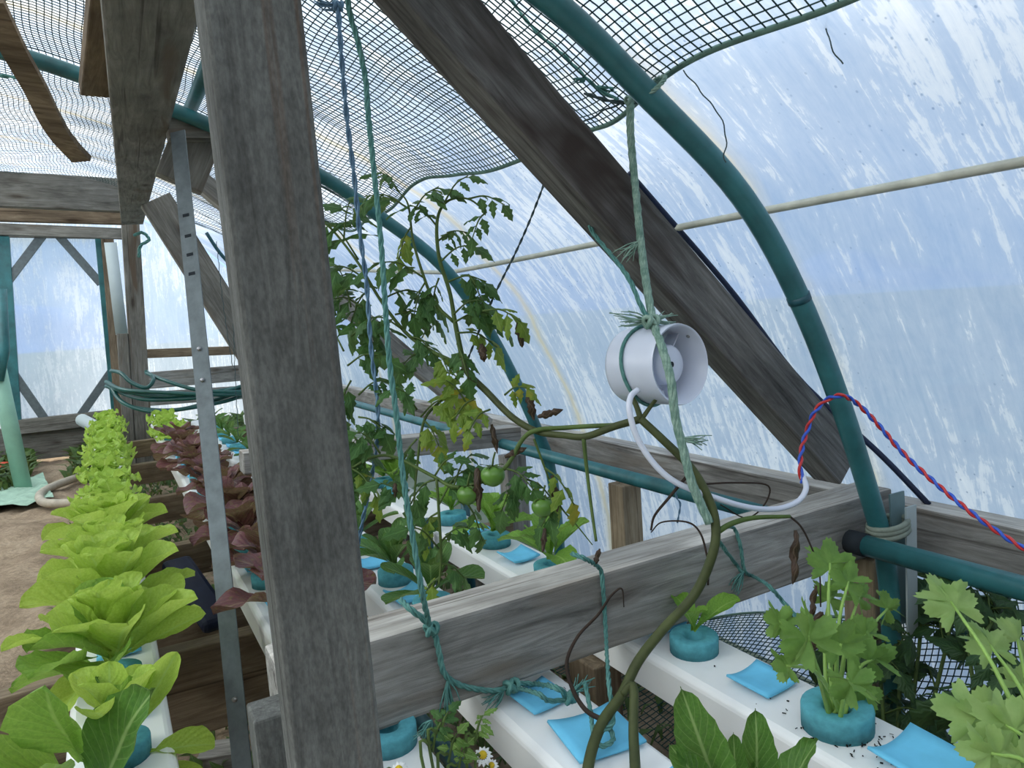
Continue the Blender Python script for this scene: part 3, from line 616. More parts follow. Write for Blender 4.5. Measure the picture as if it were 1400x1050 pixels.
# ------------------------------------------------------------------ leaves and plants
def wprof(kind, t):
    if kind == 'spoon': return .11 + .06 * (1 - t) if t < .2 else max(.02, .12 * (1 - t) + .96 * math.sin(PI * min(1, ((t - .2) / .8)) ** 1.5) ** .52)
    if kind == 'frill': return .14 + .86 * math.sin(PI * .5 * min(1, t / .72)) ** 1.5 if t < .72 else max(.03, math.cos((t - .72) / .28 * PI * .5) ** .6)
    if kind == 'romaine': return max(.03, .18 + .82 * math.sin(PI * t ** .85) ** .8) if t < .98 else .04
    if kind == 'ovate': return .03 if t < .12 else max(.02, math.sin(PI * ((t - .12) / .88) ** .62) ** .9)
    return math.sin(PI * t)
def leafmesh(kind, width=.3, n=12, k=4, bend=-.8, cup=.15, ruf=0, rf=9, lobes=0, twist=0, fold=0, seed=0):
    rs = random.Random(seed); P = []; U = []; x = z = 0; a = 0; pt = 0; ph = [rs.uniform(0, 6) for _ in range(4)]
    for i in range(n + 1):
        t = 1 - (1 - i / n) ** 1.5; a = bend * t ** 1.3; x += math.cos(a) * (t - pt); z += math.sin(a) * (t - pt); pt = t
        w = wprof(kind, t) * width * .5
        if lobes: w *= 1 + .30 * math.sin(lobes * PI * t * 2 + 1) * (t > .15)
        row = []; ur = []
        for j in range(-k, k + 1):
            s = j / k; y = w * s; zz = cup * w * (s * s) * 2 - fold * w * abs(s) * -1
            if ruf:
                e = abs(s) ** 2; zz += ruf * e * math.sin(rf * t * 3 + ph[0 if s > 0 else 1]) * (.3 + t); y += ruf * .5 * e * math.sin(rf * t * 4.3 + ph[2]) * (1 if s > 0 else -1)
            zz += .012 * math.sin(t * 9 + s * 3 + ph[3])
            if twist: c_, s_ = math.cos(twist * t), math.sin(twist * t); y, zz = y * c_ - zz * s_, y * s_ + zz * c_
            row.append((x - math.sin(a) * zz, y, z + math.cos(a) * zz)); ur.append((.5 + .5 * s, t))
        P.append(row); U.append(ur)
    return MB().grid(P, U).mesh('leaf')
def variants(m, **k):
    out = []
    for s in range(4):
        kk = dict(k); kk['seed'] = s; kk['bend'] = k.get('bend', -.8) * (.6 + .28 * s); kk['width'] = k.get('width', .4) * (.9 + .07 * s)
        me = leafmesh(**kk); me.materials.append(M[m]); out.append(me)
    return out
LV = {'let': variants('let', kind='spoon', width=.58, n=14, bend=-.45, cup=.34, ruf=.014), 'let2': variants('let2', kind='spoon', width=.60, n=14, bend=-.4, cup=.30, ruf=.022),
      'frill': variants('frill', kind='frill', width=.85, n=20, k=8, bend=-.9, cup=.10, ruf=.12, rf=8), 'red': variants('redlet', kind='frill', width=.80, n=14, k=6, bend=-1.2, cup=.16, ruf=.055, rf=5),
      'spin': variants('spin', kind='spoon', width=.42, n=10, bend=-.6, cup=.2), 'romaine': variants('romaine', kind='romaine', width=.42, n=14, bend=-.35, cup=.3, ruf=.014),
      'pak': variants('let2', kind='spoon', width=.48, n=10, bend=-.9, cup=.25, ruf=.02), 'weed': variants('grass', kind='romaine', width=.16, n=5, k=1, bend=-1.1, cup=.2)}
def rosette(name, label, cat, loc, kind, n, size, group=None, e0=78, e1=18, seed=0, mats=None, lift=.0):
    rs = random.Random(seed); t = thing(name, label, cat, loc, group); a0 = rs.uniform(0, 6)
    for i in range(n):
        f = i / max(1, n - 1); o = link('leaf', rs.choice(LV[kind if not mats or rs.random() > .3 else mats]), None, t)
        el = math.radians(e0 + (e1 - e0) * f ** 1.5 + rs.uniform(-7, 7)); s = size * (.62 + .38 * f ** .6) * rs.uniform(.88, 1.1)
        o.location = (rs.uniform(-.004, .004), rs.uniform(-.004, .004), .012 + lift * (1 - f)); o.scale = (s, s, s)
        o.rotation_euler = (rs.uniform(-.25, .25), -el, a0 + i * 2.39996 + rs.uniform(-.2, .2))
    return t
def freeleaf(parent, kind, base, tip, wscale=1, roll=0, vi=1, up=None):
    """one leaf of a plant from base to tip (world points)"""
    base, tip = Vector(base), Vector(tip); o = link('leaf', LV[kind][vi], None, parent); d = tip - base
    m = frame(d, up if up is not None else (Vector((0, 0, 1)) - FWD * .8)) @ Matrix.Rotation(roll, 4, 'X'); s = d.length * 1.06
    m = m @ Matrix.Diagonal((s, s * wscale, s, 1)); m.translation = base; o.matrix_world = m
    o.parent = parent; o.matrix_parent_inverse = Matrix.Identity(4); o.matrix_basis = Matrix.Translation(-parent.location) @ m
    return o
ORD = 'first second third fourth fifth sixth seventh eighth ninth tenth eleventh twelfth'.split()
# --- C1: bright lettuces
C1Y = [.93, 1.135, 1.35, 1.56, 1.77]
labs = ['broad leaved green lettuce with a dark upright leaf, first in its gully', 'smooth bright green lettuce in a teal ring by the broad support board', 'bright butter lettuce, third from the near end of its gully', 'bright butter lettuce, fourth from the near end of its gully', 'tall pale butter lettuce next to the frilly lettuces']
for i, y in enumerate(C1Y):
    rosette('butter_lettuce', labs[i], 'lettuce', (CX[0], y, .588), 'let', (8, 22, 24, 24, 22)[i], (.085, .135, .145, .135, .135)[i], 'butter lettuces in the path side gully', 88, (45, 14, 18, 22, 32)[i], 11 + i, 'let2' if i < 2 else None, .015)
    ring(CX[0], y, 'teal foam ring holding the ' + ORD[i] + ' butter lettuce from the near gully end', 'foam rings under butter lettuces')
    pad(CX[0] + .005, y - .095, random.uniform(-.1, .1), 'blue foam pad just before the ' + ORD[i] + ' butter lettuce of the gully', 'blue pads between butter lettuces')
first = bpy.data.objects['butter_lettuce']
first.children[0].data = LV['romaine'][2]
freeleaf(first, 'romaine', px(135, 1090, Y=.90), px(178, 955, Y=.84), 1.45, 0, 1); freeleaf(first, 'let2', px(115, 1040, Y=.92), px(48, 968, Y=.86), 1.1, .3, 1)
freeleaf(first, 'let', px(190, 1030, Y=.92), px(290, 1012, Y=.92), .8, 0, 0); freeleaf(first, 'let', px(175, 1010, Y=.95), px(236, 900, Y=.95), .6, .6, 0)
freeleaf(first, 'let2', px(110, 1060, Y=.92), px(8, 1028, Y=.85), 1.0, .1, 2); freeleaf(first, 'let', px(200, 1040, Y=.93), px(275, 1075, Y=.9), .8, 0, 2)
second = bpy.data.objects['butter_lettuce.001']
freeleaf(second, 'let', px(75, 875, Y=1.12), px(8, 880, Y=1.08), .6, .2, 0); freeleaf(second, 'let', px(180, 890, Y=1.13), px(270, 838, Y=1.1), .65, .2, 0)
freeleaf(second, 'let', px(140, 905, Y=1.12), px(80, 960, Y=1.05), .8, 0, 2); freeleaf(second, 'let2', px(130, 900, Y=1.1), px(45, 905, Y=1.02), 1.0, .2, 1)
for i, y in enumerate(np.arange(1.97, 4.3, .205)):
    rosette('frilly_lettuce', 'frilly bright green lettuce, ' + ORD[i] + ' one after the butter lettuces', 'lettuce', (CX[0] + random.uniform(-.01, .01), y, .585), 'frill', 13, .098, 'frilly green lettuces', 80, 12, 40 + i, None, .02)
    ring(CX[0], y, 'teal foam ring under the ' + ORD[i] + ' frilly lettuce after the butter lettuces', 'foam rings under frilly lettuces')
# --- C2: red lettuces, green herbs beyond
for i, y in enumerate((1.18, 1.40, 1.62, 1.84, 2.06, 2.28, 2.50, 2.72, 2.94, 3.16)):
    rosette('red_lettuce', 'loose dark red lettuce, ' + ORD[i] + ' of its gully from the broad post', 'lettuce', (CX[1], y, .586), 'red', 11 if i > 1 else 9, .128, 'red lettuces', 84, 26, 70 + i, None, .02)
    ring(CX[1], y, 'teal foam ring under the ' + ORD[i] + ' red lettuce from the broad post', 'foam rings under red lettuces')
    pad(CX[1], y + .11, random.uniform(-.1, .1), 'blue foam pad just beyond the ' + ORD[i] + ' red lettuce from the broad post', 'blue pads between red lettuces')
for i, y in enumerate((3.4, 3.62, 3.84, 4.06)):
    rosette('herb_seedling', 'feathery green seedling, ' + ORD[i] + ' one beyond the red lettuces', 'seedling', (CX[1], y, .586), 'frill', 12, .095, 'green seedlings beyond the red lettuces', 78, 15, 90 + i); ring(CX[1], y, 'teal foam ring of the ' + ORD[i] + ' green seedling beyond the red lettuces', 'far seedling rings')
ring(CX[1] + .01, .775, 'bare teal foam ring under the near cross beam', None)
# --- C3: spinach
for i, y in enumerate((1.258, 1.085, 1.486, 2.15, 2.37, 2.6, 2.82, 3.04, 3.26, 3.48, 3.7, 3.92)):
    lb = ('dark spinach plant with upright leaves beside the hanging green rope', 'round leaved spinach plant just behind the near cross beam', 'spinach plant half hidden behind the broad post')
    rosette('spinach_plant', lb[i] if i < 3 else 'small dark spinach plant, ' + ORD[i - 3] + ' beyond the second cross beam', 'spinach', (CX[2], y, .588), 'spin', 11 if i < 3 else 8, (.10, .115, .10)[i] if i < 3 else .085, None if i < 3 else 'small far spinach plants', 84, 25, 110 + i)
    if i != 1: ring(CX[2], y, 'teal foam ring of ' + ('the upright spinach plant', '', 'the spinach behind the broad post')[i] if i < 3 else 'teal foam ring under the ' + ORD[i - 3] + ' small spinach beyond the second cross beam', None if i < 3 else 'foam rings under far spinach')
    else: ring(CX[2], y, 'teal foam ring of the round leaved spinach plant')
    if i > 2: pad(CX[2], y + .11, random.uniform(-.1, .1), 'blue foam pad after the ' + ORD[i - 3] + ' small spinach beyond the second cross beam', 'blue pads between far spinach')
for (x, y, rt, s, lb) in ((.412, 1.372, .1, 1, 'blue foam pad behind the upright spinach plant'), (.405, 1.168, .15, 1, 'blue foam pad between the two near spinach plants'), (.417, .752, .12, .95, 'smaller blue foam pad just in front of the near cross beam'), (.428, .648, -.12, 1.35, 'large curled blue foam pad beside the tomato stem'), (.432, .515, .05, 1.2, 'blue foam pad behind the dark romaine leaves')):
    pad(x, y, rt, lb, None, s)
rm = rosette('romaine_lettuce', 'dark green romaine lettuce with upright leaves in front of celery gully', 'lettuce', (CX[2] + .01, .40, .588), 'romaine', 4, .11, None, 70, 40, 5)
for a_, c_, wv in (((985, 1090), (938, 962), 1.0), ((1035, 1090), (1036, 982), 1.05), ((1005, 1095), (1005, 1012), .9), ((1015, 1090), (1042, 1035), .9), ((975, 1090), (925, 1030), 1.0)): freeleaf(rm, 'romaine', px(*a_, Y=.40), px(*c_, Y=.40), wv, random.uniform(-.2, .2), 1, -FWD)
ring(CX[2] + .01, .40, 'teal foam ring under the dark romaine lettuce')
# --- C4: pale seedlings, celery
for i, (y, n, s, lb) in enumerate(((2.0, 8, .10, 'pale pak choi seedling farthest along the celery gully'), (1.90, 8, .10, 'pale pak choi seedling second from the far gully end'), (1.53, 8, .095, 'pak choi seedling partly behind the green tomatoes'), (1.32, 9, .105, 'bright pak choi seedling below the ripening tomato cluster'), (1.10, 7, .115, 'pale pak choi seedling rising behind the near cross beam'), (.737, 4, .075, 'tiny two leaved seedling in a teal ring past the near cross beam'))):
    rosette('pak_choi', lb, 'seedling', (CX[3], y, .588), 'pak', n, s, None, 85, 35, 140 + i)
    ring(CX[3], y, 'teal foam ring of the ' + lb[:40].rsplit(' ', 1)[0], None)
for i, y in enumerate((2.45, 2.67, 2.89, 3.11, 3.33)):
    rosette('far_seedling', 'small green seedling, ' + ORD[i] + ' in the farther gully beyond the second cross beam', 'seedling', (CX[3] + .03, y, .588), 'spin', 7, .085, 'seedlings beyond the second cross beam', 80, 30, 160 + i); ring(CX[3] + .03, y, 'teal foam ring, ' + ORD[i] + ' in the farther gully beyond the second cross beam', 'foam rings beyond the second cross beam')
for (x, y, rt, s, lb) in ((.651, 1.215, .12, 1, 'blue foam pad before the bright pak choi seedling'), (.66, 1.44, .1, 1, 'blue foam pad behind the bright pak choi seedling'), (.665, .825, .1, 1, 'blue foam pad half under the near cross beam'), (.659, .622, .1, 1.0, 'curled blue foam pad between tiny seedling and celery'), (.665, .42, .02, 1.25, 'blue foam pad in front of the celery ring')):
    pad(x, y, rt, lb, None, s)
# celery
def fan_leaf(mb, o, d, up, R, seed=0):
    """celery leaflet: lobed toothed fan spreading from o along d"""
    rs = random.Random(seed); fr = frame(d, up).to_3x3(); n = 26; out = []; mid = []
    for i in range(n + 1):
        a = -1.25 + 2.5 * i / n; lob = .50 + .50 * abs(math.cos(a * 2.5)) ** .8; tooth = 1 + .06 * (1 if i % 2 else -1); rr = R * lob * tooth
        z = .12 * R * math.sin(a * 5 + seed) - .10 * R
        out.append(o + fr @ Vector((rr * math.cos(a) + .1 * R, rr * math.sin(a), z))); mid.append(o + fr @ Vector((rr * .55 * math.cos(a), rr * .55 * math.sin(a), .05 * R * math.sin(a * 5 + seed))))
    vs = [o] + mid + out; fs = [(0, 1 + i, 2 + i) for i in range(n)] + [(1 + i, n + 2 + i, n + 3 + i, 2 + i) for i in range(n)]
    uv = [(.1, .1)] * (2 * n + 3)
    mb.add(vs, fs, uv)
def celery(name, label, base, stalks, mleaf='cel'):
    t = thing(name, label, 'celery', base)
    for k, (tip, R) in enumerate(stalks):
        tip = Vector(tip); b0 = Vector(base) + Vector((random.uniform(-.01, .01), random.uniform(-.01, .01), -.02)); mid = b0.lerp(tip, .55) + Vector((0, 0, .02)) + (tip - b0).cross(FWD).normalized() * random.uniform(-.006, .006)
        P = smooth([b0, mid, tip], 10); MB().tube(local(t, P), [.0032, .0022, .0014], 6).build('stalk', 'stemc', t)
        d = (P[-1] - P[-3]).normalized(); side = d.cross(FWD).normalized(); up = (-FWD + Vector((0, 0, .8))).normalized(); m = MB(); o = tip - t.location
        R *= .86; fan_leaf(m, o, d, up, R, k); fan_leaf(m, o - d * R * .25, side + d * .35, up, R * .85, k + 9); fan_leaf(m, o - d * R * .25, -side + d * .35, up, R * .85, k + 5)
        m.build('leaf', mleaf, t)
    return t
cb = Vector((CX[3], .513, .59))
celery('celery_plant', 'celery plant with many stalks in a teal foam ring', cb, [(px(1135, 770, Y=.57), .036), (px(1160, 795, Y=.55), .03), (px(1135, 815, Y=.57), .028), (px(1175, 815, Y=.56), .026), (px(1065, 850, Y=.5), .024), (px(1105, 870, Y=.47), .04), (px(1150, 880, Y=.5), .034), (px(1185, 865, Y=.53), .03), (px(1195, 900, Y=.5), .034), (px(1215, 830, Y=.56), .028), (px(1075, 910, Y=.48), .022), (px(1165, 935, Y=.46), .032), (px(1180, 945, Y=.5), .026)])
ring(CX[3], .513, 'teal foam ring with dirt crumbs holding the celery', None, 1.15)
celery('celery_plant', 'pale celery plant leaning in at the gully end beside the side net', (CX[3] + .02, .30, .59), [(px(1300, 822, Y=.42), .036), (px(1352, 880, Y=.40), .03), (px(1390, 870, Y=.40), .032), (px(1335, 980, Y=.36), .038), (px(1375, 990, Y=.34), .036), (px(1395, 930, Y=.38), .028), (px(1355, 1030, Y=.33), .03), (px(1395, 1040, Y=.32), .03)], 'celp')
ring(CX[3] + .02, .30, 'teal foam ring of the pale celery at the gully end')

# ------------------------------------------------------------------ tomato plant
TO = Vector((.317, .43, .22)); tp_ = thing('tomato_plant', 'tall tomato vine with green fruit tied up with twine', 'tomato plant', TO)
def leaflet(mb, o, d, up, L, wd=.46, bend=-.7, seed=0):
    me_n, k = 9, 2; rs = random.Random(seed); fr = frame(d, up).to_3x3(); P = []; U = []; x = z = 0; ph = rs.uniform(0, 6); tw = rs.uniform(-.5, .5); bend = bend * rs.uniform(.4, 1.6)
    for i in range(me_n + 1):
        t = i / me_n; a = bend * t ** 1.2
        if i: x += math.cos(a) / me_n; z += math.sin(a) / me_n
        w = wprof('ovate', t) * wd * .5 * (1 + .25 * (1 if i % 2 else -1) * (.12 < t < .85)); row = []; ur = []
        for j in range(-k, k + 1):
            s = j / k; y = w * s; zz = -.25 * w * abs(s) + .03 * math.sin(t * 8 + ph + s * 2); c_, s_ = math.cos(tw * t), math.sin(tw * t); y, zz = y * c_ - zz * s_, y * s_ + zz * c_
            row.append(o + fr @ (Vector((x - math.sin(a) * zz, y, z + math.cos(a) * zz)) * L)); ur.append((.5 + .5 * s, t))
        P.append(row); U.append(ur)
    mb.grid(P, U)
def compound(parent, p0, p1, size=1.0, m='tom', pairs=3, seed=0, sag=.15):
    """tomato leaf: rachis from p0 to p1 with paired toothed leaflets"""
    rs = random.Random(seed); p0, p1 = Vector(p0), Vector(p1); L = (p1 - p0).length; mid = p0.lerp(p1, .5) + Vector((0, 0, L * sag)); P = smooth([p0, mid, p1], 10)
    loc = parent.location if parent.parent is None else parent.parent.location
    st = MB().tube([q - loc for q in P], [.0017, .0008], 5).build('leaf_stalk', 'stemy', parent)
    up = (Vector((0, 0, 1)) - FWD * rs.uniform(.2, 1.2) + RIGHT * rs.uniform(-.5, .5)).normalized()
    m_ = MB(); k = 0
    for q in range(pairs):
        i = int(3 + q * 6 / pairs); o = P[i] - loc; d = (P[min(9, i + 1)] - P[i - 1]).normalized(); side = d.cross(up).normalized(); s = max(L, .05) * size * (.66 + .12 * math.sin(q * 2.1))
        for sg in (1, -1):
            dd = (side * sg + d * rs.uniform(.3, .8) + Vector((0, 0, -rs.uniform(.1, .7)))).normalized(); leaflet(m_, o, dd, up, s * rs.uniform(.7, 1.2), .40, -.8, rs.random()); k += 1
    d = (P[-1] - P[-3]).normalized(); leaflet(m_, P[-2] - loc, (d + Vector((0, 0, -.4))).normalized(), up, max(L, .05) * size * .85, .46, -.8, rs.random())
    m_.build('leaf', m, st); return st
def dryleaf(parent, p0, p1, wd=.4, seed=0):
    loc = parent.location; m_ = MB(); P0, P1 = Vector(p0) - loc, Vector(p1) - loc; d = P1 - P0
    fr = frame(d, -FWD).to_3x3(); L = d.length; rs = random.Random(seed); P = []; U = []
    for i in range(13):
        t = i / 12; w = L * wd * .5 * (.12 + .88 * math.sin(PI * min(1, t * .93 + .07)) ** .8) * (1 + .35 * math.sin(i * 1.9 + seed * 2.2) * math.sin(i * .7 + seed)); row = []; ur = []
        for j in range(7):
            a = -2.4 + 4.8 * j / 6 + .5 * math.sin(i * 1.1); row.append(P0 + fr @ Vector((L * t, w * math.sin(a) * .8, w * math.cos(a) * .5 + L * .05 * math.sin(i * .9 + seed)))); ur.append((j / 6, t))
        P.append(row); U.append(ur)
    m_.grid(P, U); return m_.build('withered_leaf', 'dry', parent)
def stem(parent, pts, rad, m='stem', name='stem', n=8):
    P = [p if isinstance(p, Vector) else px(p[0], p[1], D=p[2]) for p in pts]; Q = smooth(P, max(8, len(P) * 6)); MB().tube([q - parent.location for q in Q], [w_ * .74 for w_ in rad], n).build(name, m, parent); return Q
stem(tp_, [Vector((.317, .43, .2)), Vector((.318, .45, .52)), Vector((.345, .52, .583)), (803, 1080, .73), (808, 1030, .765), (825, 985, .795), (850, 950, .815), (872, 905, .835), (905, 862, .85), (950, 812, .86), (975, 755, .86), (978, 715, .865), (968, 680, .87), (945, 640, .88), (905, 600, .89), (876, 573, .90)], [.0085, .008, .0075, .0065])
stem(tp_, [Vector((.322, .45, .5)), Vector((.352, .50, .586)), (868, 1080, .725), (866, 1000, .775), (866, 940, .805), (852, 948, .812)], [.0075, .0075, .006])
stem(tp_, [(876, 573, .90), (840, 583, .92), (800, 597, .95), (770, 595, .97), (735, 590, 1.0), (700, 570, 1.04), (665, 535, 1.08), (640, 510, 1.10), (632, 490, 1.11)], [.0065, .006, .0065, .007])
stem(tp_, [(846, 581, .917), (800, 583, .955), (770, 585, .98), (735, 588, .99), (715, 600, 1.0), (690, 640, 1.0), (655, 660, 1.02), (620, 665, 1.04), (590, 650, 1.06), (540, 625, 1.08), (510, 625, 1.08), (480, 640, 1.08)], [.004, .0045, .004, .0035, .0025], 'stemy')
stem(tp_, [(632, 490, 1.11), (622, 440, 1.12), (615, 400, 1.13), (600, 350, 1.13), (598, 300, 1.13), (612, 275, 1.13), (640, 272, 1.12), (665, 290, 1.12)], [.006, .0045, .004, .0025, .0015], 'stemy')
stem(tp_, [(632, 500, 1.11), (590, 480, 1.12), (555, 455, 1.14), (520, 410, 1.15), (490, 360, 1.16), (455, 315, 1.17), (435, 300, 1.17)], [.0045, .004, .003, .002], 'stemy')
stem(tp_, [(620, 440, 1.12), (595, 415, 1.13), (580, 380, 1.13), (565, 330, 1.14), (558, 280, 1.14), (545, 262, 1.14)], [.004, .003, .0015], 'stemy')
stem(tp_, [(632, 505, 1.11), (605, 545, 1.10), (580, 575, 1.09), (570, 640, 1.09), (565, 700, 1.08)], [.0035, .003, .002], 'stemy')
stem(tp_, [(597, 655, 1.05), (600, 700, 1.05), (603, 760, 1.05), (600, 800, 1.05)], [.003, .003, .002], 'stemy')
stem(tp_, [(798, 600, .95), (802, 640, .95), (808, 690, .94), (815, 740, .92)], [.004, .003, .0025], 'stemy')
stem(tp_, [(876, 573, .90), (870, 555, .905), (862, 540, .91)], [.005, .004], 'stem'); stem(tp_, [(878, 572, .90), (890, 555, .905), (898, 545, .91)], [.004, .003], 'stem')
stem(tp_, [(980, 728, .865), (1000, 716, .865), (1030, 708, .87), (1080, 706, .88)], [.005, .0045, .003], 'stemy')
stem(tp_, [(1080, 706, .88), (1095, 720, .88), (1108, 745, .88), (1120, 780, .88), (1122, 830, .87)], [.0018, .0012], 'twig', 'twig')
stem(tp_, [(978, 738, .862), (970, 770, .862), (968, 800, .862)], [.0018, .0015], 'twig', 'twig')
stem(tp_, [(825, 985, .795), (800, 970, .81), (782, 940, .825), (775, 905, .84), (790, 870, .85), (818, 840, .85), (835, 815, .85), (850, 805, .85), (853, 830, .85)], [.004, .003, .0022, .001], 'twig', 'twig')
stem(tp_, [(940, 650, .88), (915, 680, .88), (895, 705, .88), (890, 725, .88)], [.003, .0018], 'twig', 'twig')
stem(tp_, [(960, 662, .875), (1005, 660, .90), (1050, 664, .92), (1045, 690, .92), (1020, 708, .92), (985, 690, .90)], [.0018, .0014, .001], 'twig', 'twig')
stem(tp_, [(890, 728, .88), (905, 714, .88), (940, 714, .87), (958, 730, .868), (968, 765, .862)], [.001, .0016, .0018], 'twig', 'twig')
stem(tp_, [(730, 600, 1.0), (745, 640, 1.0), (765, 690, 1.0), (790, 720, 1.0), (810, 745, .99)], [.0025, .0018, .001], 'stemy')
# leaves: rachis base, tip (pixel), depth, kind
TL = [((490, 355), (440, 300), 1.17, 'tom', 1.0), ((470, 330), (478, 275), 1.17, 'tom', .9), ((505, 385), (440, 365), 1.16, 'tom', .8), ((520, 410), (590, 405), 1.15, 'tom', .9), ((545, 262), (520, 235), 1.14, 'tom', .9), ((558, 285), (500, 268), 1.14, 'tom', .9), ((560, 300), (600, 255), 1.14, 'tom', .9),
      ((562, 310), (545, 355), 1.14, 'tomy', .9), ((598, 330), (640, 318), 1.13, 'tom', .9), ((598, 310), (560, 280), 1.13, 'tom', 1.0), ((605, 282), (640, 240), 1.12, 'tom', .7), ((640, 272), (690, 280), 1.12, 'tom', .7), ((665, 290), (645, 328), 1.12, 'tom', .7), ((600, 360), (650, 335), 1.13, 'tom', .8),
      ((580, 380), (510, 360), 1.13, 'tom', 1.1), ((582, 385), (565, 435), 1.13, 'tom', 1.1), ((600, 380), (590, 430), 1.12, 'tom', 1.0), ((613, 385), (665, 385), 1.11, 'tom', .9), ((640, 375), (660, 415), 1.10, 'tom', .9), ((620, 430), (660, 410), 1.10, 'tom', 1.1), ((622, 440), (680, 432), 1.08, 'tom', 1.1), ((660, 425), (712, 440), 1.07, 'tomy', .8), ((625, 455), (680, 475), 1.08, 'tomy', .9), ((625, 470), (640, 520), 1.08, 'tom', .9),
      ((540, 430), (600, 440), 1.14, 'tom', .8), ((550, 450), (500, 435), 1.14, 'tom', .9), ((560, 460), (590, 480), 1.13, 'tom', 1.0), ((590, 480), (545, 505), 1.12, 'tom', 1.1), ((600, 485), (615, 515), 1.10, 'tomy', .9), ((505, 395), (480, 440), 1.16, 'tom', 1.1), ((495, 420), (450, 410), 1.16, 'tom', 1.0), ((490, 440), (515, 480), 1.15, 'tom', 1.1), ((480, 420), (465, 370), 1.16, 'tom', .9),
      ((470, 480), (445, 445), 1.12, 'tom', 1.0), ((475, 500), (520, 485), 1.12, 'tom', 1.0), ((480, 520), (465, 570), 1.12, 'tom', 1.1), ((490, 540), (530, 520), 1.12, 'tom', 1.0), ((470, 560), (455, 610), 1.10, 'tom', 1.1), ((490, 570), (525, 590), 1.10, 'tom', 1.1), ((480, 590), (500, 640), 1.10, 'tom', 1.1), ((500, 600), (465, 640), 1.09, 'tom', 1.0), ((520, 620), (490, 590), 1.08, 'tom', 1.0), ((490, 640), (470, 690), 1.08, 'tom', 1.0), ((480, 640), (515, 680), 1.08, 'tomy', .8),
      ((570, 560), (540, 530), 1.09, 'tom', 1.0), ((575, 570), (620, 545), 1.09, 'tomy', 1.1), ((580, 575), (600, 610), 1.09, 'tomy', 1.1), ((570, 600), (545, 650), 1.09, 'tom', .9), ((640, 555), (610, 520), 1.07, 'tomy', .9), ((650, 545), (620, 575), 1.06, 'tomy', 1.0), ((690, 540), (720, 530), 1.03, 'tomy', .8), ((670, 560), (640, 590), 1.04, 'tomy', .8),
      ((597, 655), (560, 690), 1.06, 'tom', 1.1), ((600, 690), (640, 640), 1.05, 'tom', 1.0), ((600, 700), (570, 740), 1.05, 'tomy', 1.1), ((603, 740), (640, 720), 1.05, 'tom', 1.0), ((600, 750), (560, 720), 1.05, 'tom', .9), ((603, 770), (635, 790), 1.05, 'tom', 1.0), ((600, 790), (575, 830), 1.05, 'tomy', 1.1), ((620, 665), (645, 620), 1.04, 'tom', .9), ((595, 650), (620, 625), 1.05, 'tom', .7),
      ((690, 640), (730, 670), 1.0, 'tom', 1.0), ((715, 650), (685, 700), 1.0, 'tom', .9), ((720, 655), (760, 690), 1.0, 'tomy', .8), ((765, 690), (740, 720), 1.0, 'tom', 1.0), ((745, 640), (785, 690), .99, 'tomy', .8), ((480, 460), (520, 440), 1.14, 'tom', 1.0), ((455, 480), (440, 520), 1.1, 'tom', 1.0), ((560, 690), (520, 660), 1.06, 'tom', .9), ((640, 690), (660, 740), 1.03, 'tom', .8)]
for i, (a_, c_, D, mm, sz) in enumerate(TL):
    dd = random.uniform(-.03, .03); compound(tp_, px(*a_, D=D), px(*c_, D=D + dd), sz * (1.2 if a_[0] < 535 else 1.05), mm, 2 if sz < .9 else 3, 300 + i)
for i, (a_, c_, D, w) in enumerate((((708, 435), (714, 475), 1.07, .5), ((658, 470), (662, 495), 1.08, .8), ((722, 535), (730, 575), 1.03, .5), ((672, 580), (680, 620), 1.03, .35), ((652, 640), (655, 700), 1.01, .35), ((755, 650), (762, 700), 1.0, .35), ((1088, 725), (1085, 800), .88, .28), ((1115, 800), (1108, 850), .87, .30), ((1122, 835), (1105, 905), .86, .42), ((540, 660), (540, 680), 1.05, .6), ((745, 722), (742, 755), .99, .4), ((690, 625), (720, 612), 1.0, .5), ((735, 570), (770, 560), 1.0, .5), ((820, 750), (812, 775), .93, .5), ((865, 1000), (858, 1025), .85, .6))): dryleaf(tp_, px(*a_, D=D), px(*c_, D=D), w * .75, i)
def tomato(p, R, seed):
    prof = [(-R * .92, 0), (-R * .88, R * .3), (-R * .6, R * .75), (-R * .1, R * 1.0), (R * .35, R * .95), (R * .68, R * .65), (R * .78, R * .3), (R * .72, R * .08), (R * .7, 0)]
    Q = smooth([(0, r_, h) for h, r_ in prof], 20); o = MB().lathe([(q.z, max(0, q.y)) for q in Q], 24).build('tomato', 'tomato', tp_); o.location = p - TO
    m_ = MB()
    for k in range(5):
        a = k * 1.2566 + seed; d = Vector((math.cos(a), math.sin(a), .5)); leaflet(m_, Vector((0, 0, R * .72)), d, (0, 0, 1), R * 1.1, .28, -1.0, k)
    m_.build('calyx', 'stemy', o); MB().tube([(0, 0, R * .7), (.002, 0, R * 1.3), (.006, 0, R * 1.9)], .0014, 5).build('fruit_stalk', 'stemy', o)
tomato(px(674, 650, D=1.0), .0165, 0); tomato(px(640, 676, D=1.02), .0155, 1); tomato(px(742, 693, D=.985), .0150, 2)

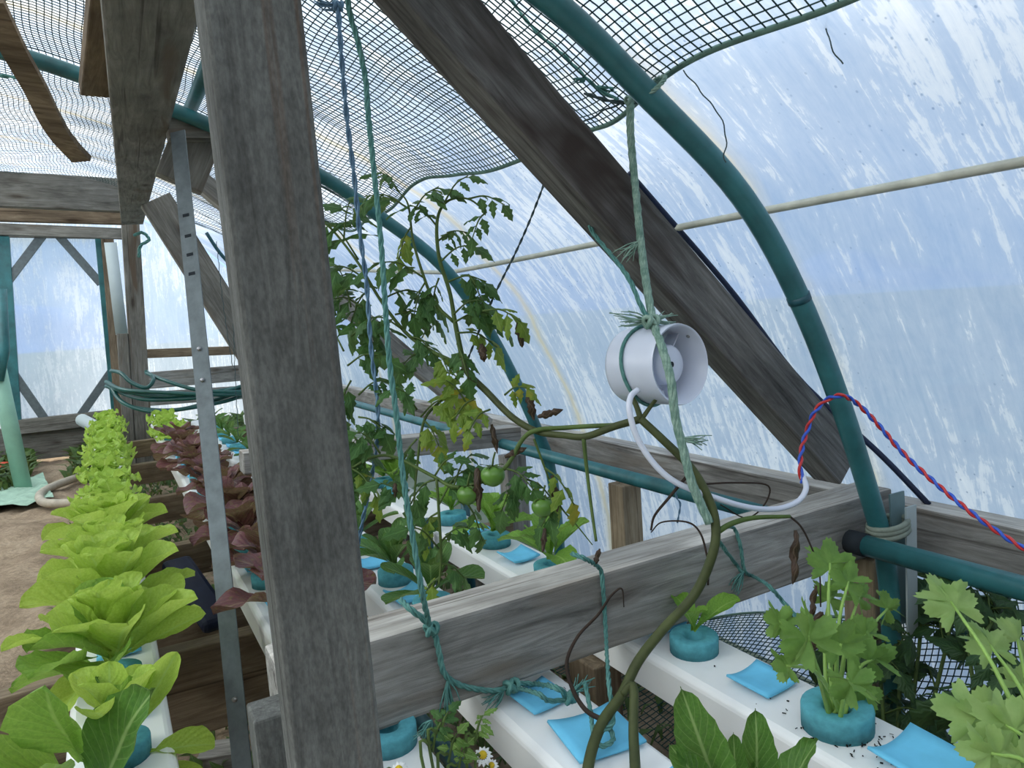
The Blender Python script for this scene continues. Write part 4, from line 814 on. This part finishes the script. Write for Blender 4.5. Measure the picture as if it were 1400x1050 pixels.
# darker tomato plants behind the celery
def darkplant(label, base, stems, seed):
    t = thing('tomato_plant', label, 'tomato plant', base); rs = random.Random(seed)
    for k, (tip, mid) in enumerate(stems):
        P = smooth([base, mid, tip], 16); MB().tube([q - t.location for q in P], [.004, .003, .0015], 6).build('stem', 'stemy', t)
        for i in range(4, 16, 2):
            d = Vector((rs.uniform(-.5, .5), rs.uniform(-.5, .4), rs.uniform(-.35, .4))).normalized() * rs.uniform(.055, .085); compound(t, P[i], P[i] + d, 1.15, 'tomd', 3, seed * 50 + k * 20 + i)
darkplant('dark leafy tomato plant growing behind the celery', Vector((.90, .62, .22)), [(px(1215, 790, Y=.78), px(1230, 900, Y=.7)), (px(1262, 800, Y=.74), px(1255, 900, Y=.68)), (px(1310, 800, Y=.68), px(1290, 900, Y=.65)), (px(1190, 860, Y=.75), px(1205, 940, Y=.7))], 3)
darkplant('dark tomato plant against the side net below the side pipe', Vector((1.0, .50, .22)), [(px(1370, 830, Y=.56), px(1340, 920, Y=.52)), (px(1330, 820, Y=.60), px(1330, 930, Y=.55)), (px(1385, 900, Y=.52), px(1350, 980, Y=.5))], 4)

# ------------------------------------------------------------------ duct fan
fp = px(931, 498, D=.905); vd = (fp - CAMP).normalized(); ax = (-vd * .74 + RIGHT * .67 + Vector((0, 0, .02))).normalized()
fan = thing('duct_fan', 'white round duct fan hanging from green twine', 'fan', fp); mw = frame(ax, (0, 0, 1)); mw.translation = fp; fan.matrix_world = mw
Rf = .0495; Lf = .084
MB().lathe([(0, Rf), (-.004, Rf + .0012), (-.010, Rf + .0005), (-.042, Rf), (-Lf + .004, Rf + .0002), (-Lf, Rf - .001), (-Lf, Rf - .003), (-.045, Rf - .0032), (-.001, Rf - .0026), (0, Rf)], 56, 'x').build('housing', 'fanw', fan)
MB().lathe([(-.075, .004), (-.075, .023), (-.026, .0255), (-.019, .0245), (-.0158, .0215), (-.0150, .004), (-.0150, 0)], 40, 'x').build('motor_hub', 'fanw', fan)
o = MB().lathe([(-.0148, .0038), (-.0144, .0028), (-.0146, .0022), (-.0146, 0)], 14, 'x').build('shaft_hole', 'hole', fan)
for k in range(3):
    a = k * 2.0944 + .9; m_ = MB().box((-.045, .020, -.001), (-.026, Rf - .002, .001)); o = m_.build('guide_vane', 'fanw', fan, False); o.rotation_euler = (a, 0, 0)
for k in range(7):
    rows = [[(-.062 + .012 * s, .020 + .026 * q, .010 * (s - .5) + .004 * q) for q in np.linspace(0, 1, 5)] for s in np.linspace(0, 1, 5)]
    o = MB().grid(rows).build('blade', 'fanw', fan); o.rotation_euler = (k * 2 * PI / 7, 0, 0); o.modifiers.new('t', 'SOLIDIFY').thickness = .0012
o = MB().lathe([(0, .0025), (.0012, .0024), (.0016, 0)], 10).build('screw', 'screw', fan); o.location = (-.014, Rf * .7 * 1.0 - .002, Rf * .66); o.rotation_euler = (math.radians(135), 0, 0)
tr_ = MB().tube([(-.05 + .004 * math.sin(a * 2), (Rf + .0022) * math.cos(a), (Rf + .0022) * math.sin(a)) for a in np.linspace(0, 2 * PI, 49)], .0024, 7)
tr_.build('twine_band', 'rope', fan)
mi = fan.matrix_world

# ------------------------------------------------------------------ ropes, cords and wires
def rope(name, label, pts, r=.003, m='rope', strands=3, pitch=.03, cat='rope', frays=()):
    """pts: (x, y, depth)"""
    P = [px(x, y, D=D) if not isinstance(q0, Vector) else q0 for q0, (x, y, D) in ((p, p if not isinstance(p, Vector) else (0, 0, 1)) for p in pts)]
    o = tag(MB().rope(P, r, strands, pitch).build(name, m), label, cat)
    for k, (at_, dr) in enumerate(frays):
        m_ = MB(); rs = random.Random(k + len(pts)); A = px(*at_[:2], D=at_[2]); B = px(*dr[:2], D=dr[2])
        for i in range(14):
            e = B + Vector((rs.uniform(-1, 1), rs.uniform(-1, 1), rs.uniform(-1, 1))) * (B - A).length * .35; m_.tube(smooth([A, A.lerp(e, .5) + Vector((rs.uniform(-1, 1), 0, rs.uniform(-1, 1))) * .004, e], 5), [.0013, .0005], 4)
        m_.build('frayed_end', m, o)
    return o
def knot(o, x, y, D, R, m):
    c = px(x, y, D=D); P = [c + Vector((R * math.sin(2 * t) * .9, R * math.cos(3 * t) * .7, R * math.sin(3 * t) * .8)) for t in np.linspace(0, 2 * PI, 30)]
    MB().tube(P, R * .42, 6).build('knot', m, o)
ra = rope('hanging_rope', 'blue grey rope hanging from a knot beside the broad post', [(462, 8, .98), (467, 80, .98), (474, 160, 1.0), (484, 240, 1.02), (491, 311, 1.04), (500, 377, 1.06), (503, 411, 1.07), (508, 483, 1.09), (516, 550, 1.11), (516, 600, 1.13), (510, 640, 1.16), (500, 691, 1.2), (487, 757, 1.25), (484, 790, 1.27)], .0037, 'rope_blue', 2, .06, frays=[((460, 8, .98), (436, 6, .98))]); knot(ra, 462, 8, .98, .006, 'rope_blue')
bY = .772; bd = lambda x, y: (lambda q: float(np.dot(RM[:, 2], np.array([q.x, q.y, q.z - H]))))(px(x, y, Y=.766))
rb = rope('hanging_rope', 'thick sea green rope hanging in front of tomato leaves and tied to the beam', [(474, -6, .86), (480, 25, .86), (490, 60, .86), (500, 110, .86), (503, 150, .855), (511, 230, .85), (521, 330, .845), (527, 420, .84), (533, 500, .83), (541, 560, .82), (552, 660, .81), (565, 740, .80), (577, 810, .795), (587, 856, bd(587, 856) - .004)], .0034, 'rope', 3, .05)
rc = rope('beam_lashing', 'sea green rope knotted round the near cross beam below the hanging rope', [(548, 820, px and .86), (560, 832, .835), (578, 846, bd(578, 846)), (592, 862, bd(592, 862)), (600, 890, bd(600, 890)), (607, 920, bd(607, 920)), (625, 935, bd(625, 935)), (650, 942, bd(650, 942)), (680, 944, bd(680, 944)), (705, 936, bd(705, 936)), (730, 935, bd(730, 935)), (760, 940, .85), (776, 952, .86), (785, 955, .86)], .0036, 'rope', 3, .035, frays=[((690, 940, bd(690, 940)), (668, 965, bd(668, 965))), ((780, 952, .86), (800, 930, .86)), ((612, 930, bd(612, 930)), (614, 975, bd(614, 975))), ((590, 985, .80), (575, 1008, .80))])
knot(rc, 590, 860, bd(590, 860) - .003, .007, 'rope'); knot(rc, 700, 938, bd(700, 938) - .003, .008, 'rope'); knot(rc, 780, 953, .858, .007, 'rope')
rope('beam_lashing', 'loose green rope strand looping from the beam knot to the vine', [(705, 940, bd(705, 940)), (735, 948, .845), (750, 958, .85), (775, 957, .86)], .003, 'rope', 3, .035)
rope('stem_tie', 'green twine dropped over the near cross beam tying the lower vine', [(782, 757, .93), (800, 764, .905), (820, 778, bd(820, 778)), (824, 800, bd(824, 800)), (828, 860, bd(828, 860) - .006), (832, 930, .845), (838, 985, .80), (822, 1000, .785)], .003, 'rope', 3, .04)
rope('stem_tie', 'short green twine looped round the forked vine foot', [(800, 935, .85), (808, 975, .82), (812, 1005, .785), (822, 1020, .775), (838, 1012, .785), (834, 995, .80)], .0028, 'rope', 3, .03)
rf_ = rope('fan_twine', 'faded green twine hanging from the hoop and holding the duct fan', [(862, 138, .98), (862, 180, .975), (868, 250, .965), (876, 330, .95), (884, 390, .935), (893, 440, .91), (905, 475, .875), (917, 520, .86), (923, 570, .86), (934, 615, .86), (944, 655, .86), (958, 690, .862), (970, 715, .862)], .0052, 'rope_pale', 5, .08, frays=[((890, 438, .91), (848, 436, .91)), ((890, 438, .91), (918, 434, .915)), ((876, 330, .95), (850, 350, .95)), ((930, 600, .86), (962, 605, .86))])
knot(rf_, 890, 440, .905, .008, 'rope_pale'); knot(rf_, 862, 138, .98, .006, 'rope_pale')
rope('fan_twine', 'second green twine from the rafter underside to the duct fan', [(804, 300, 1.0), (812, 320, .99), (845, 360, .955), (862, 385, .93), (877, 420, .92), (890, 438, .91)], .0032, 'rope', 3, .05)
hb = px(890, 120, Y=.725)
o = tag(MB().rope([hb + Vector((.020 * math.cos(a) * .75, .020 * math.sin(a), .020 * math.cos(a) * .66)) for a in np.linspace(0, 2 * PI, 20)], .003, 3, .02).build('hoop_lashing', 'rope_pale'), 'twine ring tied round the near hoop above the fan', 'twine')
rope('dead_vine', 'dark dry vine stub tied between hoop and rafter', [(800, 128, 1.03), (830, 137, 1.0), (855, 140, .985), (872, 138, .975), (884, 122, .97)], .003, 'cord', 2, .05, 'vine')
rope('dead_vine', 'dry grey stem running from the knot down behind the rafter', [(848, 140, .99), (825, 152, 1.02), (800, 166, 1.06), (780, 185, 1.1)], .0026, 'cord', 1, .05, 'vine')
rope('net_tie', 'green twine fastening the net edge above the thick rafter', [(695, -5, 1.0), (730, 40, 1.0), (770, 75, 1.0), (800, 105, 1.0), (822, 125, 1.0), (845, 136, .99)], .0026, 'rope', 2, .05, frays=[((815, 118, 1.0), (838, 128, 1.0)), ((800, 108, 1.0), (785, 112, 1.0))])
rope('thin_cord', 'thin dark green cord sloping from the rafter into the tomato leaves', [(746, 246, 1.12), (725, 300, 1.12), (705, 345, 1.12), (680, 395, 1.12), (660, 440, 1.12), (640, 490, 1.12), (632, 505, 1.115)], .0019, 'cord', 2, .03, 'cord')
rope('loose_cord', 'thin dark cord end dangling from the net corner', [(934, 96, .93), (950, 115, .93), (970, 140, .93), (985, 160, .93), (993, 190, .93), (990, 212, .93), (993, 222, .93)], .0016, 'cord', 1, .03, 'cord')
rope('loose_cord', 'short dark cord end dangling from the net hem', [(1131, 22, .85), (1131, 45, .85), (1140, 70, .85), (1152, 88, .85)], .0016, 'cord', 1, .03, 'cord')
rope('beam_lashing', 'faded green twine wound round the outer part of the near cross beam', [(985, 722, .955), (1003, 722, bd(1003, 722)), (1012, 745, bd(1012, 745)), (1018, 780, bd(1018, 780)), (1030, 788, bd(1030, 788)), (1050, 800, .97), (1070, 822, .97), (1090, 845, .95)], .0028, 'rope', 3, .04, frays=[((1016, 782, bd(1016, 782)), (1005, 806, bd(1005, 806)))])
rope('beam_lashing', 'green twine slanting down the beam face beside the vine', [(975, 730, .89), (990, 750, .92), (1005, 770, bd(1005, 770)), (1016, 784, bd(1016, 784))], .0028, 'rope', 3, .04)
rope('pipe_tie', 'blue green tie hanging from the side pipe', [(922, 660, 1.36), (925, 680, 1.36), (930, 690, 1.36), (926, 715, 1.36)], .002, 'rope_blue', 2, .03)
for k, (a_, c_, lb) in enumerate((((296, 330), (318, 500), 'thin green cord hanging by the steep dark brace'), ((318, 350), (326, 600), 'thin pale cord hanging beside the broad post'))):
    rope('thin_cord', lb, [(*a_, 2.8), ((a_[0] + c_[0]) / 2 - 2, (a_[1] + c_[1]) / 2, 2.8), (*c_, 2.8)], .0025, 'cord', 1, .05, 'cord')
rope('lath_tie', 'teal twine tying the bowed lath to the hoop', [(-6, 103, 1.56), (15, 105, 1.56), (35, 108, 1.55), (53, 104, 1.55), (50, 96, 1.58), (36, 100, 1.6)], .004, 'rope', 2, .06)
rope('post_tie', 'green twine bundle tied under the overhead plank at the far post', [(183, 322, 4.0), (195, 318, 4.0), (204, 328, 4.0), (192, 336, 4.0), (190, 352, 4.0)], .009, 'rope', 3, .1)
# hose coil on the far post
def coil(pts, D=3.95): return [px(x, y, D=D + dz) for x, y, dz in pts]
hc = thing('garden_hose', 'dark green hose coiled over the far post', 'hose', px(200, 545, D=4.0))
for pts in ([(152, 507, -.05), (165, 510, -.12), (180, 523, -.15), (200, 530, -.15), (210, 518, -.1), (200, 508, .1)], [(145, 528, 0), (175, 536, -.15), (220, 542, -.15), (280, 537, -.1), (340, 528, 0)], [(145, 522, 0), (170, 533, -.17), (230, 537, -.17), (300, 540, -.1), (345, 538, 0)], [(155, 535, -.05), (165, 548, -.15), (185, 558, -.17), (215, 563, -.17), (265, 557, -.12), (310, 548, -.05), (345, 536, 0)], [(152, 530, -.05), (170, 552, -.13), (205, 560, -.15), (250, 559, -.12), (300, 545, -.05), (345, 530, 0)], [(200, 510, 0), (225, 520, -.1), (265, 532, -.12), (310, 536, -.08), (345, 534, 0)], [(150, 530, -.02), (190, 545, -.15), (240, 546, -.14), (290, 540, -.1), (340, 525, 0)]):
    MB().tube([q - hc.location for q in smooth(coil(pts), 40)], .0105, 8).build('hose_turn', 'hose', hc)
# fan cable and twisted wires
tag(MB().tube(smooth([px(872, 533, D=.885), px(862, 543, D=.875), px(861, 565, D=.87), px(872, 600, D=.87), px(895, 635, D=.87), px(925, 660, D=.87), px(970, 678, D=.875), px(1020, 693, D=.90), px(1060, 696, D=.93), px(1090, 686, D=.95), px(1102, 668, D=.96), px(1097, 650, D=.97)], 70), .0036, 10).build('fan_cable', 'cable'), 'white cable drooping from the duct fan', 'cable')
wp = [px(1097, 660, D=.968), px(1094, 640, D=.97), px(1096, 615, D=.98), px(1103, 590, D=.99), px(1113, 565, D=.99), px(1128, 548, D=.99), px(1150, 541, D=.975), px(1172, 552, D=.985), px(1200, 580, D=.98), px(1240, 625, D=.96), px(1290, 670, D=.93), px(1340, 710, D=.90), px(1400, 750, D=.87), px(1460, 780, D=.84)]
tw = thing('twisted_wire', 'twisted red and blue wire pair running over the near hoop', 'wire', wp[0])
P = np.array([tuple(q - wp[0]) for q in smooth(wp, 260)]); T = np.gradient(P, axis=0); T /= np.linalg.norm(T, axis=1)[:, None]; U_ = np.cross(T, (0, 0, 1)); U_ /= np.linalg.norm(U_, axis=1)[:, None]; V_ = np.cross(T, U_); Ls = np.concatenate([[0], np.cumsum(np.linalg.norm(np.diff(P, axis=0), axis=1))])
for k, nm in enumerate(('red', 'blue')):
    a = 2 * PI * Ls / .030 + k * PI; MB().tube(P + .0019 * (np.cos(a)[:, None] * U_ + np.sin(a)[:, None] * V_), .0019, 7).build(nm + '_strand', nm, tw)
# hoop foot strap, offcuts
fc = Vector((1.042, .722, .664)); m_ = MB()
for dz, rr in ((0, 1.0), (-.008, 1.03), (.006, .98)):
    m_.tube([fc + Vector((.012 + .036 * rr * math.cos(a), .024 * rr * math.sin(a), dz + .004 * math.cos(a))) for a in np.linspace(0, 2 * PI, 33)], .0048, 7)
tag(m_.build('rubber_strap', 'strap'), 'pale rubber strap binding the hoop foot to plastic strips', 'strap')
o = timber('plastic_strip', (1.075, .715, .50), (1.077, .722, .715), .036, .003, 'flat', (0, 1, 0), 'longer grey plastic strip strapped beside the hoop foot', 'strip', bev=0)
o = timber('plastic_strip', (1.083, .703, .48), (1.085, .704, .695), .026, .003, 'panel', (0, 1, 0), 'shorter pale plastic strip strapped beside the hoop foot', 'strip', bev=0)
# beam knots of dark debris on the gullies
def crumbs(name, label, spots):
    m_ = MB(); rs = random.Random(3)
    for x, y in spots:
        a = rs.uniform(0, 6); l_ = rs.uniform(.001, .005); m_.tube([(x, y, .5715), (x + l_ * math.cos(a), y + l_ * math.sin(a), .5722)], rs.uniform(.0004, .0010), 4)
    tag(m_.build(name, 'debris'), label, 'debris', kind='stuff')
rs = random.Random(8); crumbs('dirt_crumbs', 'dark dirt crumbs scattered round the celery ring', [(CX[3] + rs.gauss(0, .022), .47 + rs.gauss(0, .035)) for _ in range(110)] + [(CX[3] + rs.uniform(-.05, .05), rs.uniform(.3, 1.2)) for _ in range(30)] + [(CX[2] + rs.uniform(-.05, .05), rs.uniform(.45, .78)) for _ in range(20)])

# ------------------------------------------------------------------ weeds
def weedpatch(name, label, n, region, h=.06, seed=0, m='grass'):
    rs = random.Random(seed); m_ = MB()
    for _ in range(n):
        x, y = region(rs); a = rs.uniform(0, 6.28); L = h * rs.uniform(.5, 1.3); w = L * rs.uniform(.06, .2); d = Vector((math.cos(a), math.sin(a), 0)); sd2 = Vector((-d.y, d.x, 0)); b0 = Vector((x, y, G - .005)); pts = [b0, b0 + d * L * .3 + Vector((0, 0, L * .6)), b0 + d * L * .75 + Vector((0, 0, L * .7))]
        m_.add([pts[0] - sd2 * w * .4, pts[0] + sd2 * w * .4, pts[1] - sd2 * w, pts[1] + sd2 * w, pts[2]], [(0, 1, 3, 2), (2, 3, 4)], [(.2, 0), (.8, 0), (0, .5), (1, .5), (.5, 1)])
    return tag(m_.build(name, m), label, 'weeds', kind='stuff')
weedpatch('ground_weeds', 'low green weeds on the ground under the gullies', 5200, lambda r_: (r_.uniform(.0, 1.1), r_.uniform(.6, 4.6)), .055, 1)
weedpatch('far_weeds', 'tall tangled grass at the foot of the far end wall', 3000, lambda r_: (r_.uniform(.2, .95), r_.uniform(4.8, 5.9)), .24, 2)
weedpatch('door_grass', 'dark grass tufts along the kick board by the door', 2600, lambda r_: (r_.choice((r_.uniform(-1.3, -.5), r_.gauss(-.05, .08))), r_.uniform(5.0, 6.05)), .14, 3)
weedpatch('path_weeds', 'sparse weeds on the edge of the dirt path', 260, lambda r_: (r_.gauss(-.14, .05), r_.uniform(1.6, 4.2)), .045, 4)
# daisy weed between the gullies
dw = thing('daisy_weed', 'flowering daisy weed growing between the gullies under the near cross beam', 'weed', (.30, .70, .22))
def dstem(a_, Y, r=.0016): 
    P = smooth([Vector((.30, .70, .22)), px(a_[0] - 10, a_[1] + 40, Y=Y), px(*a_, Y=Y)], 10); MB().tube(local(dw, P), r, 5).build('stem', 'stemy', dw); return P[-1]
def daisy(p, R):
    m_ = MB(); up = (Vector((0, 0, 1)) - FWD * .7).normalized(); fr = frame(RIGHT, up).to_3x3()
    for k in range(13):
        a = k * 2 * PI / 13; d = fr @ Vector((math.cos(a), math.sin(a), -.25)); leaflet(m_, p - dw.location + d * R * .3, d, up, R * .8, .45, -.4, k)
    f = m_.build('petals', 'petal', dw); c = MB().lathe([(0, R * .42), (R * .18, R * .36), (R * .3, R * .18), (R * .33, 0)], 14).build('flower_disc', 'yolk', f); c.matrix_basis = Matrix.Translation(p - dw.location) @ fr.to_4x4()
for a_, R in (((660, 1032), .011), ((545, 1052), .010), ((672, 1046), .008)): daisy(dstem(a_, .68), R)
for k, a_ in enumerate(((648, 1005), (600, 1000), (612, 1030), (590, 1015), (625, 1045))):
    e = dstem(a_, .68, .0018); compound(dw, e - Vector((0, 0, .01)), e + Vector((.012, 0, .018)), .5, 'cel' if k % 2 == 0 else 'tom', 3, 700 + k)
weedpatch('near_weeds', 'green weeds between the near gullies', 700, lambda r_: (r_.uniform(.25, .36), r_.uniform(.5, 1.0)), .12, 6)
